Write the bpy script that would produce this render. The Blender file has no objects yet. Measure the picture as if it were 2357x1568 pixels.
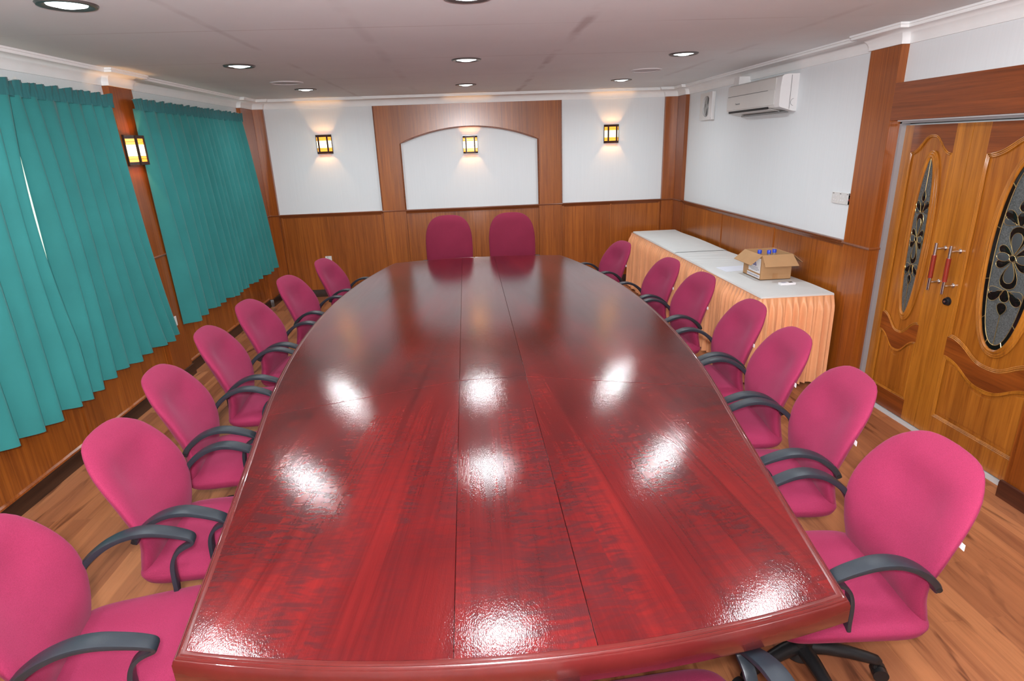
import bpy, bmesh, math, random
from math import pi, sin, cos, radians
from mathutils import Vector, Matrix
random.seed(7)
SC = bpy.context.scene
COL = SC.collection

# ------------------------------------------------------------------ measures
XL, XR, YB, YF = -2.72, 2.919, 8.25, -0.9
ZC, ZRAIL, ZWC = 2.59, 1.152, 2.478        # ceiling, dado rail, bottom of cornice
TCX = 0.08                                  # long axis of the table

# ------------------------------------------------------------------ helpers
def link(o):
    COL.objects.link(o); return o

def obj(name, bm, mat, parent=None, smooth=False, mats=None):
    me = bpy.data.meshes.new(name)
    bmesh.ops.recalc_face_normals(bm, faces=bm.faces)
    bm.to_mesh(me); bm.free()
    for m in (mats or [mat]): me.materials.append(m)
    if smooth:
        for p in me.polygons: p.use_smooth = True
        if smooth != 'all':
            me.set_sharp_from_angle(angle=radians(38))
    o = link(bpy.data.objects.new(name, me))
    if parent: o.parent = parent
    return o

def empty(name, loc=(0, 0, 0), rz=0.0):
    o = link(bpy.data.objects.new(name, None))
    o.location = loc; o.rotation_euler = (0, 0, rz); o.empty_display_size = .1
    return o

def tag(o, label, cat, group=None):
    o['label'] = label; o['category'] = cat
    if group: o['group'] = group
    return o

def thing(name, label, cat, loc=(0, 0, 0), rz=0.0, group=None):
    return tag(empty(name, loc, rz), label, cat, group)

def struct(o):
    o['kind'] = 'structure'; return o

def dup(root, loc, rz, label, group=None):
    r = root.copy(); link(r); r.location = loc; r.rotation_euler = (0, 0, rz)
    r['label'] = label
    if group: r['group'] = group
    for ch in list(root.children):
        c = ch.copy(); link(c); c.parent = r
        for g in list(ch.children):
            d = g.copy(); link(d); d.parent = c
    return r

def box(bm, x0, x1, y0, y1, z0, z1, bev=0.0):
    vs = [bm.verts.new(p) for p in ((x0,y0,z0),(x1,y0,z0),(x1,y1,z0),(x0,y1,z0),(x0,y0,z1),(x1,y0,z1),(x1,y1,z1),(x0,y1,z1))]
    fs = [bm.faces.new([vs[i] for i in f]) for f in ((0,3,2,1),(4,5,6,7),(0,1,5,4),(1,2,6,5),(2,3,7,6),(3,0,4,7))]
    if bev > 0:
        es = list({e for f in fs for e in f.edges})
        bmesh.ops.bevel(bm, geom=es, offset=bev, segments=2, profile=.7, affect='EDGES')
    return bm

def boxes(*bs, bev=0.0):
    bm = bmesh.new()
    for b in bs: box(bm, *b, bev=bev)
    return bm

def cyl(bm, p0, p1, r0, r1=None, n=20, cap=True):
    r1 = r0 if r1 is None else r1
    p0, p1 = Vector(p0), Vector(p1); d = (p1 - p0).normalized()
    a = d.orthogonal().normalized(); b = d.cross(a)
    R0 = [bm.verts.new(p0 + (a*cos(t) + b*sin(t))*r0) for t in [2*pi*i/n for i in range(n)]]
    R1 = [bm.verts.new(p1 + (a*cos(t) + b*sin(t))*r1) for t in [2*pi*i/n for i in range(n)]]
    for i in range(n): bm.faces.new((R0[i], R0[(i+1) % n], R1[(i+1) % n], R1[i]))
    if cap: bm.faces.new(R0[::-1]); bm.faces.new(R1)
    return bm

def lathe(bm, prof, n=32, M=None):
    M = M or Matrix()
    rings = []
    for r, z in prof:
        if r < 1e-6: rings.append([bm.verts.new(M @ Vector((0, 0, z)))])
        else: rings.append([bm.verts.new(M @ Vector((r*cos(2*pi*i/n), r*sin(2*pi*i/n), z))) for i in range(n)])
    for A, B in zip(rings, rings[1:]):
        for i in range(n):
            j = (i+1) % n
            if len(A) == 1 and len(B) == 1: continue
            if len(A) == 1: bm.faces.new((A[0], B[i], B[j]))
            elif len(B) == 1: bm.faces.new((A[i], A[j], B[0]))
            else: bm.faces.new((A[i], A[j], B[j], B[i]))
    return bm

def prism(bm, pts, f, d):
    """closed polygon pts (u,v) -> f(u,v,w) for w = 0 and w = d"""
    A = [bm.verts.new(f(u, v, 0)) for u, v in pts]; B = [bm.verts.new(f(u, v, d)) for u, v in pts]
    n = len(pts)
    bm.faces.new(A[::-1]); bm.faces.new(B)
    for i in range(n): bm.faces.new((A[i], A[(i+1) % n], B[(i+1) % n], B[i]))
    return bm

def sweep(bm, path, prof, closed=False, closeprof=True):
    """profile (out,z) swept along a plan path; out is to the right of travel, corners mitred"""
    n = len(path); rows = []
    for i, p in enumerate(path):
        p = Vector(p)
        a = Vector(path[i-1]) if (i > 0 or closed) else None
        b = Vector(path[(i+1) % n]) if (i < n-1 or closed) else None
        d1 = (p - a).normalized() if a is not None else None
        d2 = (b - p).normalized() if b is not None else None
        if d1 is None: d1 = d2
        if d2 is None: d2 = d1
        n1 = Vector((d1.y, -d1.x)); n2 = Vector((d2.y, -d2.x))
        m = n1 + n2
        m = m / max(.15, m.dot(n1))if m.length > 1e-6 else n1
        rows.append([bm.verts.new((p.x + m.x*o, p.y + m.y*o, z)) for o, z in prof])
    k = len(prof)
    for i in range(n if closed else n-1):
        A, B = rows[i], rows[(i+1) % n]
        for j in range(k if closeprof else k-1):
            bm.faces.new((A[j], A[(j+1) % k], B[(j+1) % k], B[j]))
    if not closed and closeprof:
        bm.faces.new(rows[0]); bm.faces.new(rows[-1][::-1])
    return bm

def tube(bm, pts, r, n=8, flat=1.0, closed=False):
    """tube along 3D points"""
    P = [Vector(p) for p in pts]; N = len(P); rings = []
    prev = None
    for i in range(N):
        if closed: t = (P[(i+1) % N] - P[i-1]).normalized()
        else: t = (P[min(i+1, N-1)] - P[max(i-1, 0)]).normalized()
        if prev is None: a = t.orthogonal().normalized()
        else:
            a = prev - t*prev.dot(t)
            a = a.normalized() if a.length > 1e-6 else t.orthogonal().normalized()
        prev = a; b = t.cross(a)
        rr = r[i] if isinstance(r, (list, tuple)) else r
        rings.append([bm.verts.new(P[i] + (a*cos(2*pi*k/n) + b*sin(2*pi*k/n)*flat)*rr) for k in range(n)])
    for i in range(N if closed else N-1):
        A, B = rings[i], rings[(i+1) % N]
        for k in range(n): bm.faces.new((A[k], A[(k+1) % n], B[(k+1) % n], B[k]))
    if not closed: bm.faces.new(rings[0][::-1]); bm.faces.new(rings[-1])
    return bm

def cr(xs, ys):
    """smooth interpolation through points (cubic Hermite, finite differences)"""
    n = len(xs); m = []
    for i in range(n):
        if i == 0: m.append((ys[1]-ys[0])/(xs[1]-xs[0]))
        elif i == n-1: m.append((ys[-1]-ys[-2])/(xs[-1]-xs[-2]))
        else: m.append((ys[i+1]-ys[i-1])/(xs[i+1]-xs[i-1]))
    def f(x):
        if x <= xs[0]: return ys[0]
        if x >= xs[-1]: return ys[-1]
        for i in range(n-1):
            if x <= xs[i+1]:
                h = xs[i+1]-xs[i]; t = (x-xs[i])/h
                return ((2*t**3-3*t*t+1)*ys[i] + (t**3-2*t*t+t)*h*m[i] + (-2*t**3+3*t*t)*ys[i+1] + (t**3-t*t)*h*m[i+1])
    return f

def smooth_path(pts, k=5):
    """Catmull-Rom through points of any dimension"""
    P = [Vector(p) for p in pts]; out = []
    for i in range(len(P)-1):
        p0 = P[max(i-1, 0)]; p1 = P[i]; p2 = P[i+1]; p3 = P[min(i+2, len(P)-1)]
        for j in range(k):
            t = j/k
            out.append(.5*((2*p1) + (p2-p0)*t + (2*p0-5*p1+4*p2-p3)*t*t + (3*p1-p0-3*p2+p3)*t**3))
    out.append(P[-1]); return out

# ------------------------------------------------------------------ materials
def mat(name):
    m = bpy.data.materials.new(name); m.use_nodes = True
    nt = m.node_tree; b = nt.nodes['Principled BSDF']
    return m, nt, b

def N(nt, t, **kw):
    n = nt.nodes.new(t)
    for k, v in kw.items(): setattr(n, k, v)
    return n

def setin(n, **kw):
    for k, v in kw.items(): n.inputs[k.replace('_', ' ')].default_value = v

def coords(nt, scale=(1, 1, 1), rot=(0, 0, 0), kind='Object'):
    tc = N(nt, 'ShaderNodeTexCoord'); mp = N(nt, 'ShaderNodeMapping')
    mp.inputs['Scale'].default_value = scale; mp.inputs['Rotation'].default_value = rot
    nt.links.new(tc.outputs[kind], mp.inputs['Vector'])
    return mp.outputs['Vector']

def noise(nt, vec, scale=5, detail=4, rough=.55, dist=0.0):
    n = N(nt, 'ShaderNodeTexNoise'); setin(n, Scale=scale, Detail=detail, Roughness=rough, Distortion=dist)
    nt.links.new(vec, n.inputs['Vector']); return n.outputs['Fac']

def ramp(nt, fac, stops):
    r = N(nt, 'ShaderNodeValToRGB')
    e = r.color_ramp.elements
    while len(e) < len(stops): e.new(.5)
    for i, (p, c) in enumerate(stops):
        e[i].position = p; e[i].color = (*c, 1) if len(c) == 3 else c
    nt.links.new(fac, r.inputs['Fac']); return r.outputs['Color']

def mix(nt, a, b, fac, mode='MIX'):
    n = N(nt, 'ShaderNodeMix', data_type='RGBA', blend_type=mode)
    for k, v in ((0, fac), (6, a), (7, b)):
        if hasattr(v, 'is_output'): nt.links.new(v, n.inputs[k])
        elif k == 0: n.inputs[k].default_value = v
        else: n.inputs[k].default_value = (*v, 1)
    return n.outputs[2]

def bump(nt, b, h, strength=.2, dist=.01):
    n = N(nt, 'ShaderNodeBump'); setin(n, Strength=strength, Distance=dist)
    nt.links.new(h, n.inputs['Height']); nt.links.new(n.outputs['Normal'], b.inputs['Normal'])
    return n

def plain(name, col, rough=.5, metal=0.0, spec=.5, bumpscale=0, bumpstr=.1, coat=0.0, var=0.0):
    m, nt, b = mat(name)
    setin(b, Base_Color=(*col, 1), Roughness=rough, Metallic=metal)
    b.inputs['Specular IOR Level'].default_value = spec
    b.inputs['Coat Weight'].default_value = coat
    v = coords(nt)
    if var:
        f = noise(nt, v, 6, 3)
        c = ramp(nt, f, [(.3, tuple(x*(1-var) for x in col)), (.7, tuple(min(1, x*(1+var)) for x in col))])
        nt.links.new(c, b.inputs['Base Color'])
    if bumpscale: bump(nt, b, noise(nt, v, bumpscale, 3), bumpstr, .004)
    return m

def wood(name, dark, lite, grain='Z', fine=45.0, rough=.32, coat=.5, band=2.2, spec=.4):
    m, nt, b = mat(name)
    s = {'Z': (fine, fine, 1.1), 'Y': (fine, 1.1, fine), 'X': (1.1, fine, fine)}[grain]
    sb = {'Z': (band, band, .12), 'Y': (band, .12, band), 'X': (.12, band, band)}[grain]
    n1 = noise(nt, coords(nt, s), 1.0, 6, .6, .25)
    n2 = noise(nt, coords(nt, sb), 1.0, 3, .5, .3)
    n3 = noise(nt, coords(nt, tuple(x*4 for x in s)), 1.0, 2, .6)
    c = ramp(nt, n1, [(.30, dark), (.66, lite)])
    c = mix(nt, c, ramp(nt, n2, [(.3, (.62, .55, .5)), (.7, (1.15, 1.15, 1.12))]), .8, 'MULTIPLY')
    c = mix(nt, c, ramp(nt, n3, [(.36, (.72, .68, .64)), (.5, (1, 1, 1))]), .6, 'MULTIPLY')
    nt.links.new(c, b.inputs['Base Color'])
    setin(b, Roughness=rough); b.inputs['Specular IOR Level'].default_value = spec
    b.inputs['Coat Weight'].default_value = coat; b.inputs['Coat Roughness'].default_value = .21
    bump(nt, b, n1, .10, .002)
    return m

def glow(name, col, strength):
    m, nt, b = mat(name)
    setin(b, Base_Color=(*col, 1), Roughness=.4)
    b.inputs['Emission Color'].default_value = (*col, 1)
    v = coords(nt); f = noise(nt, v, 14, 2)
    mm = N(nt, 'ShaderNodeMapRange'); setin(mm, To_Min=strength*.85, To_Max=strength*1.15)
    nt.links.new(f, mm.inputs['Value']); nt.links.new(mm.outputs['Result'], b.inputs['Emission Strength'])
    return m

M = {}
M['wood'] = wood('teak_veneer', (.235, .058, .0065), (.40, .118, .014))
M['wood_trim'] = wood('teak_moulding', (.235, .056, .007), (.38, .104, .013), fine=60)
M['wood_x'] = wood('teak_lintel', (.18, .043, .009), (.28, .070, .015), grain='Y')
M['rail'] = wood('dado_rail', (.14, .036, .010), (.24, .066, .016), grain='X', fine=60)
M['base_dark'] = wood('skirting_dark', (.022, .009, .005), (.045, .018, .009), grain='Y', fine=40, rough=.4)
M['base_red'] = wood('skirting_red_brown', (.055, .015, .008), (.09, .025, .012), grain='Y', fine=40, rough=.35)
M['door_wood'] = wood('door_timber', (.27, .076, .0075), (.43, .15, .018), fine=28, rough=.28, coat=.4, band=5)
M['door_lite'] = wood('door_stile', (.32, .105, .009), (.50, .185, .021), fine=24, rough=.28, coat=.4, band=4)
M['door_rail'] = wood('door_rail', (.15, .032, .006), (.27, .068, .010), grain='Y', fine=26, rough=.28, coat=.4, band=6)

def wallmat():
    m, nt, b = mat('wallpaper_white')
    f = noise(nt, coords(nt, (60, 60, 1.6)), 1, 3)
    c = ramp(nt, f, [(.3, (.715, .75, .77)), (.7, (.735, .77, .79))])
    nt.links.new(c, b.inputs['Base Color']); setin(b, Roughness=.62); b.inputs['Specular IOR Level'].default_value = .25
    bump(nt, b, f, .02, .002)
    return m
M['wall'] = wallmat()
M['cornice'] = plain('cornice_plaster', (.82, .83, .83), .6, spec=.2, var=.02)

def ceilmat():
    m, nt, b = mat('ceiling_board')
    v = coords(nt); base = noise(nt, v, 1.3, 4)
    c = ramp(nt, base, [(.3, (.70, .725, .735)), (.7, (.75, .775, .785))])
    # dirty filled joint running down the room and thin board joints across it
    sx = N(nt, 'ShaderNodeSeparateXYZ'); nt.links.new(v, sx.inputs[0])
    def band(inp, centre, width, wob):
        a = N(nt, 'ShaderNodeMath', operation='MULTIPLY_ADD'); nt.links.new(noise(nt, v, 2.2, 4), a.inputs[0]); a.inputs[1].default_value = wob; nt.links.new(inp, a.inputs[2])
        s = N(nt, 'ShaderNodeMath', operation='SUBTRACT'); nt.links.new(a.outputs[0], s.inputs[0]); s.inputs[1].default_value = centre + wob*.5
        ab = N(nt, 'ShaderNodeMath', operation='ABSOLUTE'); nt.links.new(s.outputs[0], ab.inputs[0])
        r = N(nt, 'ShaderNodeMapRange'); setin(r, From_Min=width, From_Max=width*.3, To_Min=0.0, To_Max=1.0); nt.links.new(ab.outputs[0], r.inputs['Value'])
        return r.outputs['Result']
    for centre, w, st in ((.72, .045, .5), (-1.3, .03, .22), (2.2, .04, .25), (-.55, .05, .14)):
        k = band(sx.outputs['X'], centre, w, .06)
        g = N(nt, 'ShaderNodeMath', operation='MULTIPLY'); nt.links.new(k, g.inputs[0])
        nt.links.new(ramp(nt, noise(nt, v, 1.7, 3), [(.42, (0, 0, 0)), (.6, (st, st, st))]), g.inputs[1])
        c = mix(nt, c, (.36, .30, .30), g.outputs[0])
    for centre in (2.45, 3.67, 4.9, 6.1):
        k = band(sx.outputs['Y'], centre, .012, .01)
        g = N(nt, 'ShaderNodeMath', operation='MULTIPLY'); nt.links.new(k, g.inputs[0])
        nt.links.new(ramp(nt, noise(nt, v, .9, 2), [(.4, (.05, .05, .05)), (.6, (.35, .35, .35))]), g.inputs[1])
        c = mix(nt, c, (.40, .34, .33), g.outputs[0])
    nt.links.new(c, b.inputs['Base Color']); setin(b, Roughness=.75); b.inputs['Specular IOR Level'].default_value = .15
    return m
M['ceiling'] = ceilmat()

def floormat():
    m, nt, b = mat('laminate_planks')
    v = coords(nt, (1, 1, 1), (0, 0, pi/2))
    br = N(nt, 'ShaderNodeTexBrick'); nt.links.new(v, br.inputs['Vector'])
    br.offset = .37; br.squash = 1.0
    setin(br, Scale=1.0, Mortar_Size=.0012, Mortar_Smooth=.3, Bias=0.0, Brick_Width=.9, Row_Height=.098)
    br.inputs['Color1'].default_value = (0, 0, 0, 1); br.inputs['Color2'].default_value = (1, 1, 1, 1); br.inputs['Mortar'].default_value = (.3, .3, .3, 1)
    tone = ramp(nt, br.outputs['Color'], [(0, (.28, .098, .042)), (.4, (.36, .135, .058)), (.75, (.42, .16, .066)), (1, (.46, .185, .078))])
    vv = coords(nt, (30, 1.6, 30))
    off = N(nt, 'ShaderNodeVectorMath', operation='MULTIPLY_ADD')
    nt.links.new(br.outputs['Color'], off.inputs[0]); off.inputs[1].default_value = (9, 5, 3); nt.links.new(vv, off.inputs[2])
    g = noise(nt, off.outputs[0], 1, 6, .62, .6)
    c = mix(nt, tone, ramp(nt, g, [(.28, (.55, .46, .44)), (.48, (.93, .91, .9)), (.7, (1.12, 1.12, 1.12))]), .8, 'MULTIPLY')
    vk = coords(nt, (9, 1.6, 9))
    k = noise(nt, vk, 1, 3, .5, 1.2)
    c = mix(nt, c, ramp(nt, k, [(.30, (.25, .17, .16)), (.42, (1, 1, 1))]), .8, 'MULTIPLY')
    nt.links.new(c, b.inputs['Base Color']); setin(b, Roughness=.34); b.inputs['Specular IOR Level'].default_value = .4
    bump(nt, b, br.outputs['Fac'], -.15, .002)
    return m
M['floor'] = floormat()

def tablemat(name, rot, seed):
    m, nt, b = mat(name)
    tc = N(nt, 'ShaderNodeTexCoord'); mp = N(nt, 'ShaderNodeMapping')
    mp.inputs['Rotation'].default_value = (0, 0, rot); mp.inputs['Location'].default_value = (seed*.37, seed*1.7, 0)
    nt.links.new(tc.outputs['Object'], mp.inputs['Vector']); v0 = mp.outputs['Vector']
    def sc(s):
        q = N(nt, 'ShaderNodeMapping'); q.inputs['Scale'].default_value = s; nt.links.new(v0, q.inputs['Vector']); return q.outputs['Vector']
    # veneer leaves laid side by side along the table
    br = N(nt, 'ShaderNodeTexBrick'); q = N(nt, 'ShaderNodeMapping'); q.inputs['Rotation'].default_value = (0, 0, pi/2); nt.links.new(v0, q.inputs['Vector']); nt.links.new(q.outputs['Vector'], br.inputs['Vector'])
    setin(br, Scale=1.0, Mortar_Size=0.0, Brick_Width=30.0, Row_Height=.135); br.offset = 0
    br.inputs['Color1'].default_value = (0, 0, 0, 1); br.inputs['Color2'].default_value = (1, 1, 1, 1)
    leaf = ramp(nt, br.outputs['Color'], [(0, (.112, .0068, .0073)), (1, (.145, .0086, .0085))])
    long = noise(nt, sc((46, .9, 1)), 1, 6, .65, .3)
    c = mix(nt, leaf, ramp(nt, long, [(.25, (.55, .5, .52)), (.5, (1, 1, 1)), (.78, (1.3, 1.35, 1.2))]), .8, 'MULTIPLY')
    off = N(nt, 'ShaderNodeVectorMath', operation='MULTIPLY_ADD'); nt.links.new(br.outputs['Color'], off.inputs[0]); off.inputs[1].default_value = (3, 2, 0); nt.links.new(sc((9, 34, 1)), off.inputs[2])
    flame = noise(nt, off.outputs[0], 1, 3, .55, 1.4)
    where = noise(nt, sc((5, 1.1, 1)), 1, 2, .5, .2)
    fm = N(nt, 'ShaderNodeMath', operation='MULTIPLY'); nt.links.new(ramp(nt, flame, [(.40, (1, 1, 1)), (.60, (0, 0, 0))]), fm.inputs[0]); nt.links.new(ramp(nt, where, [(.38, (0, 0, 0)), (.60, (.72, .72, .72))]), fm.inputs[1])
    c = mix(nt, c, (.05, .012, .014), fm.outputs[0])
    cl = noise(nt, sc((1.5, .9, 1)), 1, 3, .55, .4)
    c = mix(nt, c, ramp(nt, cl, [(.32, (.52, .50, .54)), (.62, (1.02, 1.02, 1.02))]), 1.0, 'MULTIPLY')
    nt.links.new(c, b.inputs['Base Color'])
    rr = ramp(nt, noise(nt, sc((30, 2.5, 1)), 1, 4), [(.3, (.20, .20, .20)), (.7, (.27, .27, .27))])
    nt.links.new(rr, b.inputs['Roughness']); b.inputs['Specular IOR Level'].default_value = .05
    b.inputs['Coat Weight'].default_value = .85; b.inputs['Coat IOR'].default_value = 1.47; b.inputs['Coat Roughness'].default_value = .075
    n1 = noise(nt, sc((110, 28, 1)), 1, 4, .7); n2 = noise(nt, sc((300, 120, 1)), 1, 2, .6)
    ad = N(nt, 'ShaderNodeMath', operation='ADD'); nt.links.new(n1, ad.inputs[0]); nt.links.new(n2, ad.inputs[1])
    bn = bump(nt, b, ad.outputs[0], .14, .002); nt.links.new(bn.outputs['Normal'], b.inputs['Coat Normal'])
    return m
M['table_a'] = tablemat('mahogany_veneer', .0, 0)
M['table_b'] = tablemat('mahogany_veneer_slanted', .10, 3)
M['table_c'] = tablemat('mahogany_veneer_counter', -.10, 5)
M['table_edge'] = plain('mahogany_edge', (.092, .0105, .009), .24, spec=.4, bumpscale=260, bumpstr=.04, coat=.5, var=.18)
M['dark_under'] = plain('table_underside', (.05, .02, .015), .6, var=.1)

def fabric(name, col, col2, scale=420):
    m, nt, b = mat(name)
    v = coords(nt); f = noise(nt, v, scale, 2, .7); g = noise(nt, v, 4, 2)
    c = ramp(nt, f, [(.3, col2), (.7, col)])
    c = mix(nt, c, ramp(nt, g, [(.3, (.93, .93, .93)), (.7, (1.05, 1.05, 1.05))]), 1.0, 'MULTIPLY')
    nt.links.new(c, b.inputs['Base Color']); setin(b, Roughness=.85); b.inputs['Specular IOR Level'].default_value = .2
    b.inputs['Sheen Weight'].default_value = .12; b.inputs['Sheen Roughness'].default_value = .45
    b.inputs['Sheen Tint'].default_value = (1.0, .45, .65, 1)
    bump(nt, b, f, .25, .002)
    return m
M['fabric'] = fabric('raspberry_fabric', (.295, .0245, .078), (.215, .0165, .054))
M['fabric_exec'] = fabric('burgundy_fabric', (.235, .019, .052), (.175, .0135, .038))
M['plastic'] = plain('arm_plastic', (.017, .022, .029), .36, spec=.5, bumpscale=500, bumpstr=.15)
M['plastic_black'] = plain('base_plastic', (.012, .012, .013), .4, spec=.5, bumpscale=300, bumpstr=.06)
M['tagwhite'] = plain('white_label', (.85, .84, .86), .5, var=.03)

def curtainmat(name, col):
    m, nt, b = mat(name)
    v = coords(nt, (1, 1, 1)); f = noise(nt, v, 260, 2, .6); g = noise(nt, v, 3.2, 3)
    c = ramp(nt, g, [(.3, tuple(x*.9 for x in col)), (.7, tuple(x*1.06 for x in col))])
    nt.links.new(c, b.inputs['Base Color']); setin(b, Roughness=.75); b.inputs['Specular IOR Level'].default_value = .25
    b.inputs['Sheen Weight'].default_value = .15
    bump(nt, b, f, .08, .002)
    return m
M['curtain'] = curtainmat('teal_curtain', (.027, .205, .20))
M['heading'] = curtainmat('teal_curtain_heading', (.028, .15, .158))
M['tape'] = plain('curtain_tape_white', (.75, .78, .75), .6, var=.03)
M['skirt'] = curtainmat('peach_satin', (.80, .37, .18))
M['skirt'].node_tree.nodes['Principled BSDF'].inputs['Roughness'].default_value = .42
M['cloth'] = plain('white_cloth', (.66, .67, .66), .7, spec=.2, bumpscale=180, bumpstr=.08, var=.02)
M['paper'] = plain('white_paper', (.74, .77, .86), .6, var=.02)
M['card'] = plain('cardboard', (.44, .255, .125), .75, spec=.2, bumpscale=90, bumpstr=.05, var=.05)
M['card_in'] = plain('cardboard_inside', (.36, .22, .11), .8, spec=.15, var=.05)
M['cardtape'] = plain('parcel_tape', (.40, .21, .09), .35, var=.05)
M['ink_blue'] = plain('label_ink', (.05, .045, .26), .5, var=.05)
M['ink_grey'] = plain('label_small_print', (.33, .34, .40), .6, var=.05)
M['ink_brown'] = plain('box_print', (.22, .08, .05), .6, var=.05)
M['cap'] = plain('bottle_cap_blue', (.03, .08, .62), .35, var=.05)
def glassy(name, col):
    m, nt, b = mat(name); v = coords(nt)
    nt.links.new(ramp(nt, noise(nt, v, 3, 2), [(0, col), (1, tuple(x*.97 for x in col))]), b.inputs['Base Color'])
    setin(b, Roughness=.06, IOR=1.4); b.inputs['Transmission Weight'].default_value = .9
    return m
M['bottle'] = glassy('bottle_plastic', (.9, .95, .98))
M['pane'] = glassy('window_glass', (.92, .97, .95))
M['white_plastic'] = plain('white_plastic', (.66, .655, .64), .4, spec=.4, var=.02)
M['ac_white'] = plain('air_conditioner_white', (.62, .61, .59), .42, spec=.4, var=.02)
M['ac_cap'] = plain('air_conditioner_end_cap', (.70, .69, .69), .42, spec=.4, var=.02)
M['black'] = plain('black_gap', (.008, .008, .008), .6, var=.1)
M['grey_line'] = plain('grey_line', (.20, .20, .20), .5, var=.05)
M['fan_grey'] = plain('fan_blade_grey', (.34, .34, .33), .45, var=.04)
M['red'] = plain('red_lamp', (.16, .008, .01), .25, var=.05)
M['metal_grey'] = plain('grey_painted_metal', (.33, .33, .345), .4, metal=.25, var=.03)
M['chrome'] = plain('brushed_steel', (.72, .71, .70), .2, metal=1.0, var=.03)
M['grip'] = wood('handle_redwood', (.21, .016, .010), (.30, .030, .016), fine=60, rough=.28)
M['brass'] = plain('brass_came', (.50, .36, .15), .32, metal=.8, var=.12)
M['lock_black'] = plain('black_lock', (.01, .01, .012), .08, var=.1)
def dglass():
    m, nt, b = mat('textured_dark_glass'); v = coords(nt)
    f = noise(nt, v, 130, 4, .7)
    nt.links.new(ramp(nt, f, [(.3, (.035, .042, .042)), (.75, (.14, .155, .155))]), b.inputs['Base Color'])
    setin(b, Roughness=.18); bump(nt, b, f, .7, .006); return m
M['glass_dark'] = dglass()
M['glass_grey'] = plain('grey_bevel_glass', (.055, .064, .066), .16, bumpscale=160, bumpstr=.15, var=.1)
M['glass_black'] = plain('black_bevel_glass', (.006, .007, .006), .06, var=.1)
M['sconce_frame'] = wood('lamp_frame_dark', (.020, .008, .006), (.05, .016, .010), fine=60, rough=.5, coat=.05, spec=.2)
M['sconce_plate_glare'] = plain('lamp_plate_painted_glare', (.36, .36, .38), .3, metal=.5, var=.04)  # grey of the flash reflection, put into the plate colour
M['pane_white'] = glow('lamp_pane_white', (1.0, .83, .52), 2.3)
M['pane_amber'] = glow('lamp_pane_amber', (1.0, .37, .035), 1.25)
M['lens'] = glow('downlight_lens', (.86, .97, 1.0), 6.0)
M['ring'] = plain('downlight_ring', (.10, .09, .085), .35, metal=.4, var=.05)
M['speaker'] = plain('speaker_grille', (.47, .44, .46), .6, bumpscale=300, bumpstr=.3, var=.02)
M['speaker_rim'] = plain('speaker_rim', (.62, .59, .60), .5, var=.02)
M['tile'] = plain('threshold_tile', (.55, .55, .55), .4, var=.05)
M['screen'] = plain('remote_screen', (.05, .055, .05), .2, var=.05)
M['keys'] = plain('remote_keys', (.42, .42, .52), .5, var=.05)

# ------------------------------------------------------------------ room shell
T = .12
struct(obj('floor', boxes((XL-T, XR+.3, YF-T, YB+T, -.06, 0)), M['floor']))
struct(obj('ceiling', boxes((XL-T, XR+.3, YF-T, YB+T, ZC, ZC+.08)), M['ceiling']))
W1 = (2.55, 5.035); W2 = (5.42, 7.80); WZ = (1.165, 2.36)          # window openings in the left wall
struct(obj('wall_left', boxes(
    (XL-T, XL, YF, YB, 0, WZ[0]), (XL-T, XL, YF, YB, WZ[1], ZC), (XL-T, XL, YF, W1[0], *WZ), (XL-T, XL, W1[1], W2[0], *WZ), (XL-T, XL, W2[1], YB, *WZ)), M['wall']))
struct(obj('wall_back', boxes((XL-T, XR+.3, YB, YB+T, 0, ZC)), M['wall']))
struct(obj('wall_front', boxes((XL-T, XR+.3, YF-T, YF, 0, ZC)), M['wall']))
D0, D1, DZ = 2.50, 4.0, 2.005                                       # door opening
struct(obj('wall_right', boxes((XR, XR+.06, YF, D0, 0, ZC), (XR, XR+.06, D1+.03, YB, 0, ZC), (XR, XR+.06, D0, D1, DZ, ZC), (XR+.14, XR+.18, YF, YB, 0, ZC)), M['wall']))  # last slab is unseen, added behind the doors to block outside light

P = .05
perim = [(XL, YF), (XL, 5.045), (XL+P, 5.045), (XL+P, 5.37), (XL, 5.37), (XL, 7.80), (XL+P, 7.80), (XL+P, YB-P), (-2.54, YB-P), (-2.54, YB),
         (-1.155, YB), (-1.155, YB-.035), (1.297, YB-.035), (1.297, YB), (2.70, YB), (2.70, YB-P), (XR-P, YB-P), (XR-P, 7.92), (XR, 7.92),
         (XR, 4.305), (XR-.055, 4.305), (XR-.055, 4.0), (XR, 4.0), (XR, YF)]
cprof = [(0, ZWC), (.012, ZWC), (.012, ZWC+.012)] + [(.012 + .072*(1-cos(t)), ZWC+.012 + .068*sin(t)) for t in [pi/2*i/8 for i in range(1, 9)]] + [(.098, ZWC+.082), (.098, ZC-.014), (.106, ZC-.012), (.106, ZC), (0, ZC)]
struct(obj('trim_1', sweep(bmesh.new(), perim, cprof), M['cornice'], smooth=True))
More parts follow.
